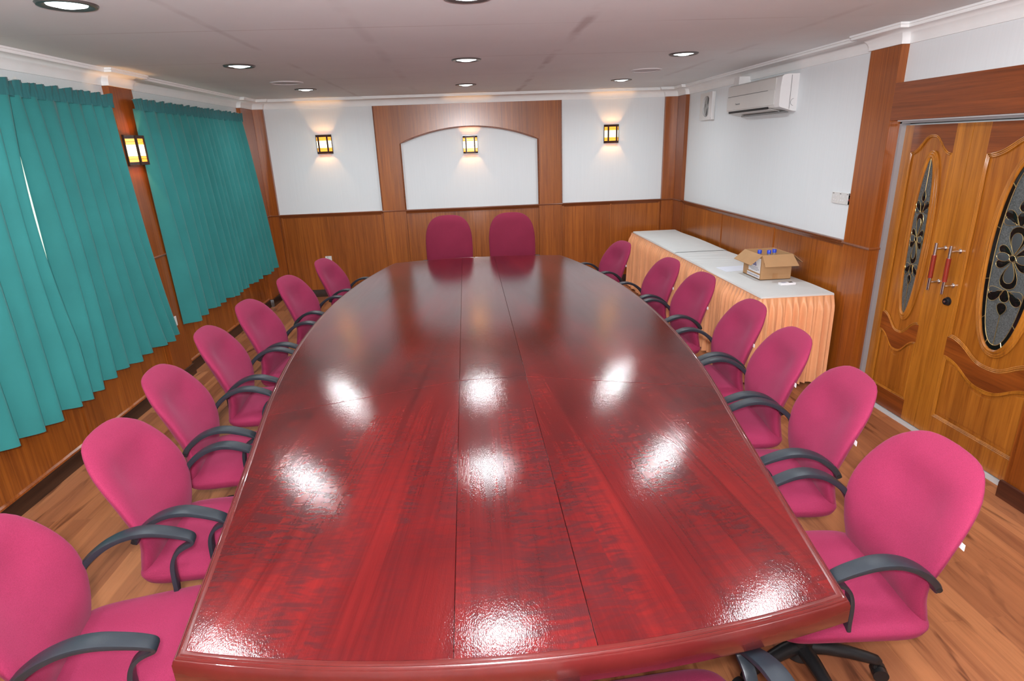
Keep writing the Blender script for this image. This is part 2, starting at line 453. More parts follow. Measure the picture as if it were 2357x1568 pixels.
# dado rail, wraps the pilasters; stops at the door
rprof = [(0, ZRAIL-.05), (.016, ZRAIL-.05), (.018, ZRAIL-.036), (.024, ZRAIL-.03), (.026, ZRAIL-.018), (.034, ZRAIL-.012), (.034, ZRAIL-.003), (.030, ZRAIL), (0, ZRAIL)]
rpath = perim[:20] + [(XR-.055, 4.305), (XR-.055, 4.0), (XR, 4.0)]
rprof_thin = [(0, ZRAIL-.016), (.008, ZRAIL-.016), (.012, ZRAIL-.008), (.008, ZRAIL), (0, ZRAIL)]
bm = bmesh.new()
runs = [perim[0:2], perim[4:6], perim[9:11], [(-.847, YB-.012), (.98, YB-.012)], perim[13:15], perim[18:20]]
for r_ in runs: sweep(bm, r_, rprof)
for r_ in (perim[1:5], perim[5:10], [(-1.155, YB), (-1.155, YB-.035), (-.847, YB-.035)], [(.98, YB-.035), (1.297, YB-.035), (1.297, YB)], perim[14:19], [(XR, 4.305), (XR-.055, 4.305), (XR-.055, 4.0), (XR+.02, 4.0)]):
    sweep(bm, r_, rprof_thin)
struct(obj('trim_2', bm, M['rail'], smooth=True))
# wainscot panels with upright battens
w = .012
bm = bmesh.new()
for a, b_ in ((YF, 5.045), (5.37, 7.80)): box(bm, XL, XL+w, a, b_, 0, ZRAIL-.03)
for y in (1.37, 2.62, 3.87, 6.57): box(bm, XL, XL+w+.008, y-.014, y+.014, .1, ZRAIL-.04, bev=.003)
for y in (5.03, 5.385, 7.785): box(bm, XL, XL+w+.010, y-.014, y+.014, .1, ZRAIL-.04, bev=.003)
struct(obj('trim_3', bm, M['wood']))
bm = bmesh.new()
for a, b_ in ((-2.54, -1.155), (-.847, .98), (1.297, 2.70)): box(bm, a, b_, YB-w, YB, 0, ZRAIL-.03)
for x in (-2.522, -1.173, -.829, .068, .962, 1.316, 1.99, 2.682): box(bm, x-.013, x+.013, YB-w-.008, YB, .1, ZRAIL-.04, bev=.003)
box(bm, -1.852, -1.846, YB-w-.001, YB, .1, ZRAIL-.04)
struct(obj('trim_4', bm, M['wood']))
bm = bmesh.new()
box(bm, XR-w, XR, 4.305, 7.92, 0, ZRAIL-.03)
for y in (6.64, 5.44, 7.90, 4.325): box(bm, XR-w-.008, XR, y-.014, y+.014, .1, ZRAIL-.04, bev=.003)
box(bm, XR-w, XR, YF, 2.26, 0, ZRAIL-.03)
struct(obj('trim_5', bm, M['wood']))
# pilasters
struct(obj('trim_6', boxes((XL, XL+P, 5.045, 5.37, .0, ZWC), bev=.002), M['wood_trim']))
struct(obj('trim_7', boxes((XL, XL+P, 7.80, YB, .0, ZWC), (XL+P, -2.54, YB-P, YB, 0, ZWC), bev=.002), M['wood_trim']))
struct(obj('trim_8', boxes((2.70, XR-P, YB-P, YB, 0, ZWC), (XR-P, XR, 7.92, YB, 0, ZWC), bev=.002), M['wood_trim']))
# door-side pilaster, its lining and the lintel
XP = XR-.055
struct(obj('trim_9', boxes((XP, XR+.066, 4.0, 4.305, 0, ZWC), bev=.002), M['wood_trim']))
struct(obj('trim_10', boxes((XP, XR+.05, 2.60, 4.0, 2.012, 2.245), bev=.002), M['wood_x']))
struct(obj('trim_11', boxes((XP, XR+.05, 2.26, 2.60, 0, 2.245), (XP-.008, XP, 2.585, 2.602, 0, 2.0), bev=.002), M['wood_trim']))
struct(obj('trim_12', boxes((2.940, 3.0, 3.982, 4.001, 0, 2.0), (2.940, 3.0, 2.5, 4.0, 1.99, 2.012), (2.940, 3.0, 2.5, 2.535, 0, 2.0)), M['metal_grey']))
struct(obj('trim_13', boxes((2.93, 3.05, 2.5, 4.0, 0, .004)), M['tile']))
# arched surround on the back wall
ax0, ax1, ix0, ix1, zs, zt = -1.155, 1.297, -.847, .98, 2.008, 2.194
arch = [(ix0 + (ix1-ix0)*i/28, zs + (zt-zs)*(1-((i-14)/14)**2)) for i in range(29)]
outer = [(ax0, 0), (ax0, ZWC), (ax1, ZWC), (ax1, 0), (ix1, 0)] + arch[::-1] + [(ix0, 0)]
bm = bmesh.new()
fy = lambda u, v, d: (u, YB-.001-d, v)
prism(bm, [(ax0, 0), (ax0, ZWC), (ix0, ZWC), (ix0, zs), (ix0, 0)], fy, .034)
prism(bm, [(ix1, 0), (ix1, zs), (ix1, ZWC), (ax1, ZWC), (ax1, 0)], fy, .034)
for i in range(28):
    prism(bm, [arch[i], (arch[i][0], ZWC), (arch[i+1][0], ZWC), arch[i+1]], fy, .034)
bmesh.ops.remove_doubles(bm, verts=bm.verts, dist=1e-5)
struct(obj('trim_14', bm, M['wood']))
bm = bmesh.new()
edge = [(ix0, YB-.03, ZRAIL)] + [(u, YB-.03, v) for u, v in arch] + [(ix1, YB-.03, ZRAIL)]
tube(bm, edge, .011, 6)
for x in (ax0-.002, ax1+.002): tube(bm, [(x, YB-.03, ZRAIL), (x, YB-.03, ZWC)], .008, 6)
struct(obj('trim_15', bm, M['rail'], smooth=True))
# skirting boards
bprof = [(0, 0), (.018, 0), (.018, .085), (.012, .098), (0, .1)]
wl = lambda pts, d: [(x, y) for x, y in pts]
struct(obj('baseboard_left', sweep(bmesh.new(), [(XL+w, YF), (XL+w, 5.03), (XL+P, 5.045), (XL+P, 5.37), (XL+w, 5.385), (XL+w, 7.79), (XL+P, 7.80), (XL+P, YB-P)], bprof), M['base_dark'], smooth=True))
struct(obj('baseboard_back', sweep(bmesh.new(), [(XL+P, YB-P), (-2.54, YB-P), (-2.53, YB-w), (-1.17, YB-w), (-1.155, YB-.035), (-.847, YB-.035), (-.83, YB-w), (.965, YB-w), (.98, YB-.035), (1.297, YB-.035), (1.31, YB-w), (2.69, YB-w), (2.70, YB-P), (XR-P, YB-P)], bprof), M['base_dark'], smooth=True))
struct(obj('baseboard_right', (lambda b_: (sweep(b_, [(XR-P, YB-P), (XR-P, 7.92), (XR-w, 7.90), (XR-w, 4.32), (XP, 4.305), (XP, 4.0)], bprof), sweep(b_, [(XP-.008, 2.61), (XP-.008, 2.26), (XR-w, 2.24), (XR-w, YF)], bprof), b_)[-1])(bmesh.new()), M['base_red'], smooth=True))
# thin light bead where the wainscot meets the skirting
struct(obj('trim_16', (lambda b_: (sweep(b_, [(XL+w, YF), (XL+w, 5.02)], [(0, .10), (.012, .10), (.012, .112), (0, .122)]), sweep(b_, [(XL+w, 5.395), (XL+w, 7.77)], [(0, .10), (.012, .10), (.012, .112), (0, .122)]), b_)[-1])(bmesh.new()), M['wood_trim']))

# windows behind the curtains
def window(name, y0, y1):
    e = empty(name, (XL-.06, (y0+y1)/2, WZ[0])); e['kind'] = 'structure'
    cx, cy, cz = XL-.06, (y0+y1)/2, WZ[0]
    h = WZ[1]-WZ[0]; k = (y1-y0)/2
    bm = boxes((-.03, .03, -k, k, 0, .05), (-.03, .03, -k, k, h-.05, h), (-.03, .03, -k, -k+.05, .05, h-.05), (-.03, .03, k-.05, k, .05, h-.05), (-.025, .025, -.03, .03, .05, h-.05))
    obj('frame', bm, M['white_plastic'], e)
    for s in (-1, 1):
        a, b_ = sorted((s*.03, s*(k-.05)))
        obj('pane', boxes((-.004, .004, a, b_, .05, h-.05)), M['pane'], e)
    obj('sill', boxes((-.02, .075, -k, k, -.02, .0)), M['rail'], e)
window('window_1', *W1); window('window_2', *W2)

# ------------------------------------------------------------------ double door
XD = 2.985
def bell(s): return math.exp(-(abs(s)/.56)**2.8) - .05*math.exp(-((abs(s)-.95)/.2)**2)
def door(name, yl, yr, pl, pr, cy, hw_glass, hh, border, motif):
    """leaf from yl (far) to yr (near); panel pl..pr; seen from the room +v is up and u runs towards the viewer"""
    e = empty(name, (XD, yl, .012)); e['kind'] = 'structure'
    F = lambda u, v, d: (-d, -u, v-.012)                             # u from the far edge, v = height
    Wd = yl-yr; a, b_ = yl-pl, yl-pr; c = yl-cy
    obj('leaf', boxes((0, .04, -Wd, 0, 0, 1.965)), M['door_wood'], e)
    S = [i/40*2-1 for i in range(41)]
    ux = lambda s: a + (b_-a)*(s+1)/2
    top = [(ux(s), 1.812 + .105*bell(s)) for s in S]
    l1 = [(ux(s), .695 - .10*bell(s)) for s in S]
    l2 = [(ux(s), .575 - .10*bell(s)) for s in S]
    th = .010
    # stiles
    bm = bmesh.new()
    prism(bm, [(0, .012), (a, .012), (a, 1.977), (0, 1.977)], F, th); prism(bm, [(b_, .012), (Wd, .012), (Wd, 1.977), (b_, 1.977)], F, th)
    obj('stile', bm, M['door_lite'], e)
    def strip(nm, lo, hi, m):
        bm = bmesh.new()
        for i in range(len(lo)-1): prism(bm, [lo[i], hi[i], hi[i+1], lo[i+1]], F, th-.0005)
        bmesh.ops.remove_doubles(bm, verts=bm.verts, dist=1e-5)
        return obj(nm, bm, m, e)
    strip('top_rail', top, [(u, 1.977) for u, v in top], M['door_rail'])
    strip('lock_rail', l2, l1, M['door_rail'])
    strip('bottom_rail', [(u, .012) for u, v in top], [(u, .15) for u, v in top], M['door_rail'] if border is None else M['door_wood'])
    # mouldings: fine beads round each panel, every bead a little further in
    def beads(upper, lower, offs, r):
        bm = bmesh.new(); half = (b_-a)/2
        for o in offs:
            k = 1 - o/half; ux_ = lambda u: c_ + (u-c_)*k; c_ = (a+b_)/2
            hi = [(ux_(u), v-o) for u, v in upper]; lo = [(ux_(u), v+o) for u, v in lower]
            def side(p, q): n_ = 14; return [(p[0]+(q[0]-p[0])*i/n_, p[1]+(q[1]-p[1])*i/n_) for i in range(1, n_)]
            lp = hi + side(hi[-1], lo[-1]) + lo[::-1] + side(lo[0], hi[0])
            tube(bm, [F(u, v, th-.002) for u, v in lp], r, 6, closed=True)
        return bm
    offs_ = (.004, .013, .021) if border else (.004, .012)
    obj('panel_moulding', beads(top, l1, offs_, .0042), M['door_lite'], e, smooth=True)
    obj('panel_moulding', beads(l2, [(u, .15) for u, v in l2], offs_, .0042), M['door_lite'], e, smooth=True)
    # raised fields
    bm = bmesh.new()
    ins = lambda pts, k: [(c + (u-c)*k, v + (.012 if v < .5 else -.012)) for u, v in pts]
    prism(bm, [(a+.05, .20), (b_-.05, .20)] + [(a+.05+(b_-a-.10)*(1-i/16), .525-.10*bell(1-i/8)) for i in range(17)], F, .006)
    obj('raised_field', bm, M['door_wood'], e)
    # oval light
    zc = 1.257
    ov = lambda k, j: [(c + hw_glass*k*cos(t), zc + hh*j*sin(t)) for t in [2*pi*i/56 for i in range(56)]]
    pt = lambda t, dw: (c + (hw_glass+dw)*abs(cos(t))**.9*(1 if cos(t) >= 0 else -1), zc + (hh+dw)*abs(sin(t))**.97*(1 if sin(t) >= 0 else -1))
    TT = [2*pi*i/56 for i in range(56)]
    bm = bmesh.new()
    for dw, r, d in ((.012, .013, .010), (.030, .009, .008), (.043, .006, .006)): tube(bm, [F(*pt(t, dw), d) for t in TT], r, 8, closed=True)
    prism(bm, [pt(t, .045) for t in TT], F, .007)
    obj('oval_frame', bm, M['door_lite'], e, smooth=True)
    bm = bmesh.new(); prism(bm, [pt(t, .004) for t in TT], F, .010)
    g = obj('glass_insert', bm, M['glass_dark'], e)
    brass = bmesh.new(); blk = bmesh.new(); gry = bmesh.new()
    if border:
        A = [bm_ for bm_ in ()]
        o1 = [blk.verts.new(F(*pt(t, .003), .0125)) for t in TT]; o2 = [blk.verts.new(F(*pt(t, -border), .0125)) for t in TT]
        for i in range(56): blk.faces.new((o1[i], o1[(i+1) % 56], o2[(i+1) % 56], o2[i]))
        tube(brass, [F(*pt(t, -border), .0125) for t in TT], .0022, 5, closed=True)
        for t in (.35, .9, 1.3, 1.85, 2.3, 2.85, 3.4, 3.9, 4.4, 5.05, 5.5, 6.0): tube(brass, [F(*pt(t, .0), .0135), F(*pt(t, -border), .0135)], .002, 5)
    mw, mh = motif
    def shape(pts, bmx, lift, line=True):
        q = [(c + x*mw, zc + y*mh) for x, y in pts]
        vs = [bmx.verts.new(F(u, v, .012+lift)) for u, v in q]
        cu = sum(u for u, v in q)/len(q); cv = sum(v for u, v in q)/len(q)
        ce = bmx.verts.new(F(cu, cv, .016+lift))
        for i in range(len(vs)): bmx.faces.new((vs[i], vs[(i+1) % len(vs)], ce))
        if line: tube(brass, [F(u, v, .0125+lift) for u, v in q], .0014, 5, closed=True)
    def drop(x, y, L, wd, ang, n=18, p=1.4):
        out = []
        for i in range(n):
            t = 2*pi*i/n; yy = L*(1-cos(t))/2; xx = wd*sin(t)*(sin(t/2)**p)
            ca, sa = cos(ang), sin(ang)
            out.append((x + xx*ca - yy*sa, y + xx*sa + yy*ca))
        return out
    def circ(x, y, rx, ry, n=16): return [(x+rx*cos(2*pi*i/n), y+ry*sin(2*pi*i/n)) for i in range(n)]
    for sg in (1, -1):
        an = 0 if sg > 0 else pi
        shape(drop(0, sg*.02, .22, .088, an), blk, 0); shape(drop(0, sg*.02, .175, .055, an), gry, .003)
        shape(drop(0, sg*.245, .10, .04, an, p=.3), blk, .0005); shape(drop(0, sg*.45, .10, .045, an + pi, p=.8), blk, .002)
        for s2 in (1, -1):
            shape(drop(s2*.012, sg*.25, .14, .05, an - sg*s2*radians(48)), blk, .001)
            shape(drop(s2*.03, sg*.25, .10, .045, an - sg*s2*radians(72)), gry, .0003)
    for s2 in (1, -1):
        shape(drop(s2*.01, .022, .115, .045, -s2*radians(64)), blk, .0005); shape(drop(s2*.01, -.022, .115, .045, -s2*radians(116)), blk, .0005)
        shape(circ(s2*.072, 0, .048, .034), gry, .003)
    shape(circ(0, 0, .022, .024), blk, .006)
    for sg in (1, -1): tube(brass, [F(c, zc+sg*.45*mh, .0125), F(c, zc+sg*(hh-(border or 0)), .0125)], .0018, 5)
    b1 = obj('bevelled_petals', blk, M['glass_black'], g, smooth=True); b1['label'] = 'black bevelled glass petals'
    b2 = obj('frosted_petals', gry, M['glass_grey'], g, smooth=True); b2['label'] = 'grey glass petals'
    b3 = obj('came', brass, M['brass'], g, smooth=True); b3['label'] = 'brass came lines'
    for o in (b1, b2, b3): pass
    return e, F
dA, FA = door('door_1', 3.985, 3.424, 3.905, 3.545, 3.704, .064, .515, None, (.45, .70))
dB, FB = door('door_2', 3.420, 2.54, 3.30, 2.66, 2.975, .150, .53, .028, (.86, .72))
def handle(par, F, u):
    e = par
    bm = bmesh.new(); tube(bm, [F(u, .972, .075), F(u, 1.272, .075)], .0095, 12)
    h = obj('handle', bm, M['chrome'], e, smooth=True); h['label'] = 'steel pull bar'
    bm = bmesh.new(); tube(bm, [F(u, 1.050, .075), F(u, 1.196, .075)], .0135, 14)
    g = obj('grip', bm, M['grip'], h, smooth=True); g['label'] = 'red wooden grip'
    for z in (1.022, 1.236):
        bm = bmesh.new(); tube(bm, [F(u, z, .008), F(u, z, .014), F(u, z, .02), F(u, z, .05), F(u, z, .075)], [.016, .015, .008, .0075, .0075], 12)
        obj('standoff', bm, M['chrome'], h, smooth=True)
handle(dA, FA, 3.985-3.452); handle(dB, FB, 3.420-3.335)
bm = bmesh.new(); tube(bm, [FB(3.42-3.352, .917, d) for d in (.008, .016, .022, .03)], [.029, .027, .024, .02], 20)
k = obj('lock', bm, M['lock_black'], dB, smooth=True); k['label'] = 'black round lock'
bm = bmesh.new(); tube(bm, [FB(3.42-3.352, .917, d) for d in (.03, .034)], [.006, .006], 12); obj('keyway', bm, M['chrome'], k)

# ------------------------------------------------------------------ conference table
ys = [1.205, 1.73, 2.3, 2.9, 3.5, 4.15, 4.75, 5.3, 5.8, 6.25, 6.5]
hw = cr(ys, [.893, .978, 1.075, 1.175, 1.24, 1.268, 1.255, 1.20, 1.115, 1.005, .925])
TZ = .75
def near(x): return 1.095 + .11*((x-TCX)/.893)**2
def far(x): return 6.63 - .13*((x-TCX)/.925)**2
def hwi(y, ins): return hw(min(max(y, 1.205), 6.5)) - ins
table = thing('conference_table', 'long glossy mahogany boat-shaped conference table filling the room', 'table', (TCX, 3.85, 0))
TO = Vector((TCX, 3.85))
ins = .032
YN, YFAR = 1.205, 6.5
SX0, SX1 = -.10, .262                                                # centre strip
seamy = lambda x: 2.945 if SX0 <= x <= SX1 else 2.945 - .29*max(SX0-x, x-SX1)/.9
def panel(pts, m):
    bm = bmesh.new()
    prism(bm, [(x-TO.x, y-TO.y) for x, y in pts], lambda u, v, d: (u, v, TZ-.02+d), .02)
    es = [e for e in bm.edges if all(abs(v.co.z-TZ) < 1e-6 for v in e.verts)]
    bmesh.ops.bevel(bm, geom=es, offset=.0012, segments=1, affect='EDGES')
    return obj('top_panel', bm, m, table)
def lin(a, b_, n): return [a+(b_-a)*i/n for i in range(n+1)]
g_ = .0007
def sidecurve(sgn, y0, y1, n): return [(TCX+sgn*hwi(y, ins), y) for y in lin(y0, y1, n)]
nearL = near(TCX-hwi(1.205, ins))+ins; 
def side_panel(sgn, farhalf, m):
    xin = SX0-g_ if sgn < 0 else SX1+g_
    xe = TCX + sgn*hwi(2.65, ins); ys_e = seamy(xe)
    if not farhalf:
        y0 = near(TCX+sgn*hwi(1.22, ins))+ins
        pts = [(x, near(x)+ins) for x in lin(xin, TCX+sgn*hwi(y0, ins), 14)] + sidecurve(sgn, y0, ys_e-g_, 24)[1:] + [(xin, seamy(xin)-g_)]
    else:
        y1 = far(TCX+sgn*hwi(6.5, ins))-ins
        pts = [(xin, seamy(xin)+g_)] + sidecurve(sgn, ys_e+g_, y1, 40) + [(x, far(x)-ins) for x in lin(TCX+sgn*hwi(y1, ins), xin, 14)[1:]]
    return panel(pts, m)
side_panel(-1, False, M['table_b']); side_panel(1, False, M['table_c']); side_panel(-1, True, M['table_b']); side_panel(1, True, M['table_c'])
panel([(x, near(x)+ins) for x in lin(SX0+g_, SX1-g_, 8)] + [(SX1-g_, seamy(.1)-g_), (SX0+g_, seamy(.1)-g_)], M['table_a'])
panel([(SX0+g_, seamy(.1)+g_), (SX1-g_, seamy(.1)+g_)] + [(x, far(x)-ins) for x in lin(SX1-g_, SX0+g_, 8)], M['table_a'])
loop = [(x, near(x)) for x in lin(TCX+hwi(1.205, 0), TCX-hwi(1.205, 0), 24)] + [(TCX-hwi(y, 0), y) for y in lin(1.205, 6.5, 60)[1:]] + \
       [(x, far(x)) for x in lin(TCX-hwi(6.5, 0), TCX+hwi(6.5, 0), 24)[1:]] + [(TCX+hwi(y, 0), y) for y in lin(6.5, 1.205, 60)[1:-1]]
loop = [(x-TO.x, y-TO.y) for x, y in loop]
eprof = [(ins+.001, TZ-.02), (ins+.001, TZ-.001), (ins-.003, TZ), (.021, TZ), (.019, TZ-.003), (.017, TZ-.003), (.014, TZ-.001), (.010, TZ-.004), (.009, TZ-.007), (.006, TZ-.007), (.003, TZ-.011), (.002, TZ-.016), (0, TZ-.019), (0, TZ-.074), (.003, TZ-.078), (.07, TZ-.078), (.07, TZ-.02)]
obj('edge_moulding', sweep(bmesh.new(), loop, eprof, closed=True), M['table_edge'], table, smooth=True)
bm = bmesh.new()
prism(bm, [(x*.93, y*.97) for x, y in loop], lambda u, v, d: (u, v, TZ-.06+d), .035)
obj('underframe', bm, M['dark_under'], table)
for yy in (-1.55, 0, 1.55):
    bm = boxes((-.30, .30, yy-.16, yy+.16, .04, TZ-.06), (-.38, .38, yy-.22, yy+.22, 0, .045), bev=.006)
    obj('pedestal', bm, M['table_edge'], table)

# ------------------------------------------------------------------ chairs
backf = cr([0.384, 0.442, 0.509, 0.577, 0.653, 0.75, 0.826, 0.884, 0.918, 0.942], [-0.004, 0.008, 0.014, 0.004, -0.024, -0.058, -0.085, -0.108, -0.13, -0.15])
BACK_OUT = [(0,.942),(.075,.939),(.132,.928),(.176,.903),(.212,.867),(.236,.818),(.250,.765),(.256,.71),(.255,.655),(.245,.60),(.232,.54),(.226,.47),(.226,.42),(.212,.382),(.17,.366),(.10,.362),(0,.362)]
def back_outline(n):
    half = smooth_path([(x, z, 0) for x, z in BACK_OUT], 6)
    lp = [(p.x, p.y) for p in half] + [(-p.x, p.y) for p in half[::-1][1:-1]]
    lp.append(lp[0]); acc = [0]
    for a, b in zip(lp, lp[1:]): acc.append(acc[-1] + math.hypot(b[0]-a[0], b[1]-a[1]))
    out = []; k = 0
    for i in range(n):
        t = acc[-1]*i/n
        while acc[k+1] < t: k += 1
        f = (t-acc[k])/max(1e-9, acc[k+1]-acc[k])
        out.append((lp[k][0] + (lp[k+1][0]-lp[k][0])*f, lp[k][1] + (lp[k+1][1]-lp[k][1])*f))
    return out
def pad_outline(n, hwid, zc, zt, zb, et, eb, taper, tz):
    pts = []
    for i in range(n):
        a = 2*pi*i/n; c, s = cos(a), sin(a); e = et if s >= 0 else eb; H = zt-zc if s >= 0 else zc-zb
        x = hwid*abs(c)**(2/e)*(1 if c >= 0 else -1); z = zc + H*abs(s)**(2/e)*(1 if s >= 0 else -1)
        if z < tz: x *= 1 - taper*((tz-z)/(tz-zb))**1.3
        pts.append((x, z))
    return pts
RR = [.18, .36, .52, .66, .77, .85, .91, .95, .98, .995, 1.0]
def pad(bm, outl, zmid, T_, prof, dish, wrap, hwid, n, wz=None):
    front, back = [], []
    for r in RR:
        F_, B_ = [], []
        for x, z in outl:
            X, Z = x*r, zmid + (z-zmid)*r
            d = T_*.5*max(0, 1-r**3.2)**.5
            f = prof(Z) - T_/2
            wr = wrap*abs(X/hwid)**2.2*(math.exp(-((Z-wz[0])/wz[1])**2) if wz else 1)
            F_.append(bm.verts.new((X, f + d + wr - dish(X, Z)*(1-r**2), Z))); B_.append(None if r == 1.0 else bm.verts.new((X, f - d + wr, Z)))
        if r == 1.0: B_ = F_
        front.append(F_); back.append(B_)
    cf = bm.verts.new((0, prof(zmid) - dish(0, zmid), zmid)); cb = bm.verts.new((0, prof(zmid)-T_, zmid))
    for i in range(n):
        j = (i+1) % n
        bm.faces.new((cf, front[0][i], front[0][j])); bm.faces.new((cb, back[0][j], back[0][i]))
        for k in range(len(RR)-1):
            bm.faces.new((front[k][i], front[k+1][i], front[k+1][j], front[k][j]))
            bm.faces.new((back[k][j], back[k+1][j], back[k+1][i], back[k][i]))
    return bm
def seat_mesh(W2, D, zt, T_, y0):
    bm = bmesh.new(); n = 56; outl = []
    for i in range(n):
        a = 2*pi*i/n; c, s = cos(a), sin(a); e = 6.0
        outl.append((W2*abs(c)**(2/e)*(1 if c >= 0 else -1)*(1-.02*(1-s)*.5), D/2*abs(s)**(2/e)*(1 if s >= 0 else -1)))
    def z_of(y, x): t = (y+D/2)/D; return zt - .014*max(0, (t-.62)/.38)**2 - .010*max(0, 1-((t-.4)/.35)**2)*max(0, 1-(x/W2)**2)
    top, bot = [], []
    for r in RR:
        A, B = [], []
        for x, y in outl:
            X, Y = x*r, y*r; d = max(0, 1-r**3.4)**.5
            zm = z_of(Y, X) - T_*.5
            A.append(bm.verts.new((X, y0+D/2+Y, zm + T_*.5*d))); B.append(None if r == 1.0 else bm.verts.new((X*.985, y0+D/2+Y*.985, zm - T_*.5*d**.6)))
        if r == 1.0: B = A
        top.append(A); bot.append(B)
    ct = bm.verts.new((0, y0+D/2, z_of(0, 0))); cb = bm.verts.new((0, y0+D/2, zt-T_))
    for i in range(n):
        j = (i+1) % n
        bm.faces.new((ct, top[0][i], top[0][j])); bm.faces.new((cb, bot[0][j], bot[0][i]))
        for k in range(len(RR)-1):
            bm.faces.new((top[k][i], top[k+1][i], top[k+1][j], top[k][j])); bm.faces.new((bot[k][j], bot[k+1][j], bot[k+1][i], bot[k][i]))
    return bm
armP = [(-.015, .575), (0, .602), (.03, .634), (.072, .665), (.115, .684), (.160, .692), (.205, .688), (.248, .674), (.288, .656), (.318, .636), (.320, .619), (.297, .608), (.274, .594), (.257, .570), (.248, .535), (.245, .49), (.244, .445), (.238, .400)]
armW = [.018, .020, .023, .027, .029, .030, .030, .029, .028, .026, .022, .019, .018, .018, .019, .020, .020, .018]
armT = [.013, .013, .012, .011, .010, .010, .010, .009, .008, .007, .007, .007, .007, .007, .008, .008, .008, .008]
def arm_mesh(side):
    bm = bmesh.new(); k = 4
    sp = smooth_path([(a, b_, 0) for a, b_ in armP], k)
    ww = smooth_path([(a, b_, 0) for a, b_ in zip(armW, armT)], k)
    rings = []
    for i, p in enumerate(sp):
        t = (sp[min(i+1, len(sp)-1)] - sp[max(i-1, 0)]).normalized(); nrm = Vector((-t.y, t.x, 0))
        p = p + Vector((-.004, 0, 0)); wv, tv = ww[i].x, ww[i].y; ring = []
        f = i/(len(sp)-1)
        lat = side*(.248 + .010*sin(pi*min(1, f/.62))) if f < .62 else side*(.248 - .008*((f-.62)/.38))
        for a in [2*pi*j/12 for j in range(12)]:
            ex = .38
            cu = abs(cos(a))**ex*(1 if cos(a) >= 0 else -1); su = abs(sin(a))**ex*(1 if sin(a) >= 0 else -1)
            q = p + nrm*(tv*su)
            ring.append(bm.verts.new((lat + wv*cu, q.x, q.y)))
        rings.append(ring)
    for A, B in zip(rings, rings[1:]):
        for j in range(12): bm.faces.new((A[j], A[(j+1) % 12], B[(j+1) % 12], B[j]))
    bm.faces.new(rings[0][::-1]); bm.faces.new(rings[-1])
    return bm

NP = 64
def make_chair(label, group):
    t = thing('office_chair', label, 'chair', group=group)
    o_ = back_outline(NP)
    dish = lambda x, z: .032*math.exp(-((z-.79)/.075)**2)*math.exp(-(x/.15)**4) - .008*math.exp(-((z-.56)/.06)**2)
    b_ = obj('backrest', pad(bmesh.new(), o_, .655, .085, backf, dish, .050, .250, NP, (.68, .22)), M['fabric'], t, smooth='all')
    tg = boxes((-.262, -.230, -.066, -.064, .725, .746))
    obj('fabric_tag', tg, M['tagwhite'], b_)['label'] = 'small white maker tag'
    obj('seat', seat_mesh(.270, .530, .460, .112, -.066), M['fabric'], t, smooth='all')
    for s in (-1, 1):
        a = obj('armrest', arm_mesh(s), M['plastic'], t, smooth=True)
        bm = bmesh.new(); cyl(bm, (s*.262, -.014, .586), (s*.2705, -.014, .586), .010, .009, 14)
        obj('bolt_cap', bm, M['plastic_black'], a, smooth=True)
    bm = boxes((-.11, .11, .08, .34, .315, .352), bev=.008)
    box(bm, -.035, .035, -.095, .10, .345, .362, .004)
    box(bm, -.035, .035, -.105, -.086, .345, .58, .004)
    obj('seat_mechanism', bm, M['plastic_black'], t)
    bm = bmesh.new(); lathe(bm, [(0, .36), (.018, .36), (.018, .27), (.026, .268), (.028, .16), (.040, .15), (.046, .10), (.048, .06), (.03, .05), (0, .05)], 20, Matrix.Translation((0, .235, 0)))
    obj('gas_column', bm, M['plastic_black'], t, smooth=True)
    for i in range(5):
        an = radians(72*i + 20); d = Vector((cos(an), sin(an), 0)); c0 = Vector((0, .235, 0))
        pts = [c0 + d*r + Vector((0, 0, z)) for r, z in ((.02, .105), (.09, .108), (.17, .100), (.235, .088), (.265, .080), (.28, .072))]
        bm = bmesh.new(); tube(bm, pts, [.030, .027, .023, .021, .020, .012], 10)
        lg = obj('leg', bm, M['plastic_black'], t, smooth=True)
        cc = c0 + d*.265; sd = Vector((-d.y, d.x, 0)); bk = d*.018
        bm = bmesh.new()
        for s in (-1, 1):
            p = cc + bk + sd*(s*.013) + Vector((0, 0, .027))
            cyl(bm, p - sd*.0105, p + sd*.0105, .027, None, 20)
        cyl(bm, cc + Vector((0, 0, .045)), cc + Vector((0, 0, .085)), .009, None, 10)
        obj('caster', bm, M['plastic_black'], lg, smooth=True)
    return t

POSE = {  # seat rear point x, y and facing angle
 'L1': (-1.358, 1.560, 12.0), 'L2': (-1.324, 2.211, 4.0), 'L3': (-1.448, 2.880, 7.0), 'L4': (-1.498, 3.578, 4.5), 'L5': (-1.482, 4.220, -4.0), 'L6': (-1.438, 5.045, -8.8), 'L7': (-1.308, 5.815, -10.5),
 'R7': (1.446, 6.018, 180+13.3), 'R6': (1.604, 5.000, 180+8.0), 'R5': (1.652, 4.353, 180+6.0), 'R4': (1.630, 3.504, 180-2.0), 'R3': (1.572, 2.898, 180-6.0), 'R2': (1.506, 2.296, 180-8.5), 'R1': (1.400, 1.646, 180-4.0),
 'E': (.458, .872, 94.0)}
SPIN = dict(zip(POSE, (10, 40, 5, 62, 20, 50, 33, 8, 44, 15, 55, 25, 60, 21, 30)))      # how each five-star base happens to stand
ordn = {7: 'first', 6: 'second', 5: 'third', 4: 'fourth', 3: 'fifth', 2: 'sixth', 1: 'seventh'}
LBL = {}
for i in range(1, 8):
    LBL['L%d' % i] = 'raspberry armchair on the curtain side of the table, %s from the arched wall' % ordn[i]
    LBL['R%d' % i] = 'raspberry armchair on the door side of the table, %s from the arched wall' % ordn[i]
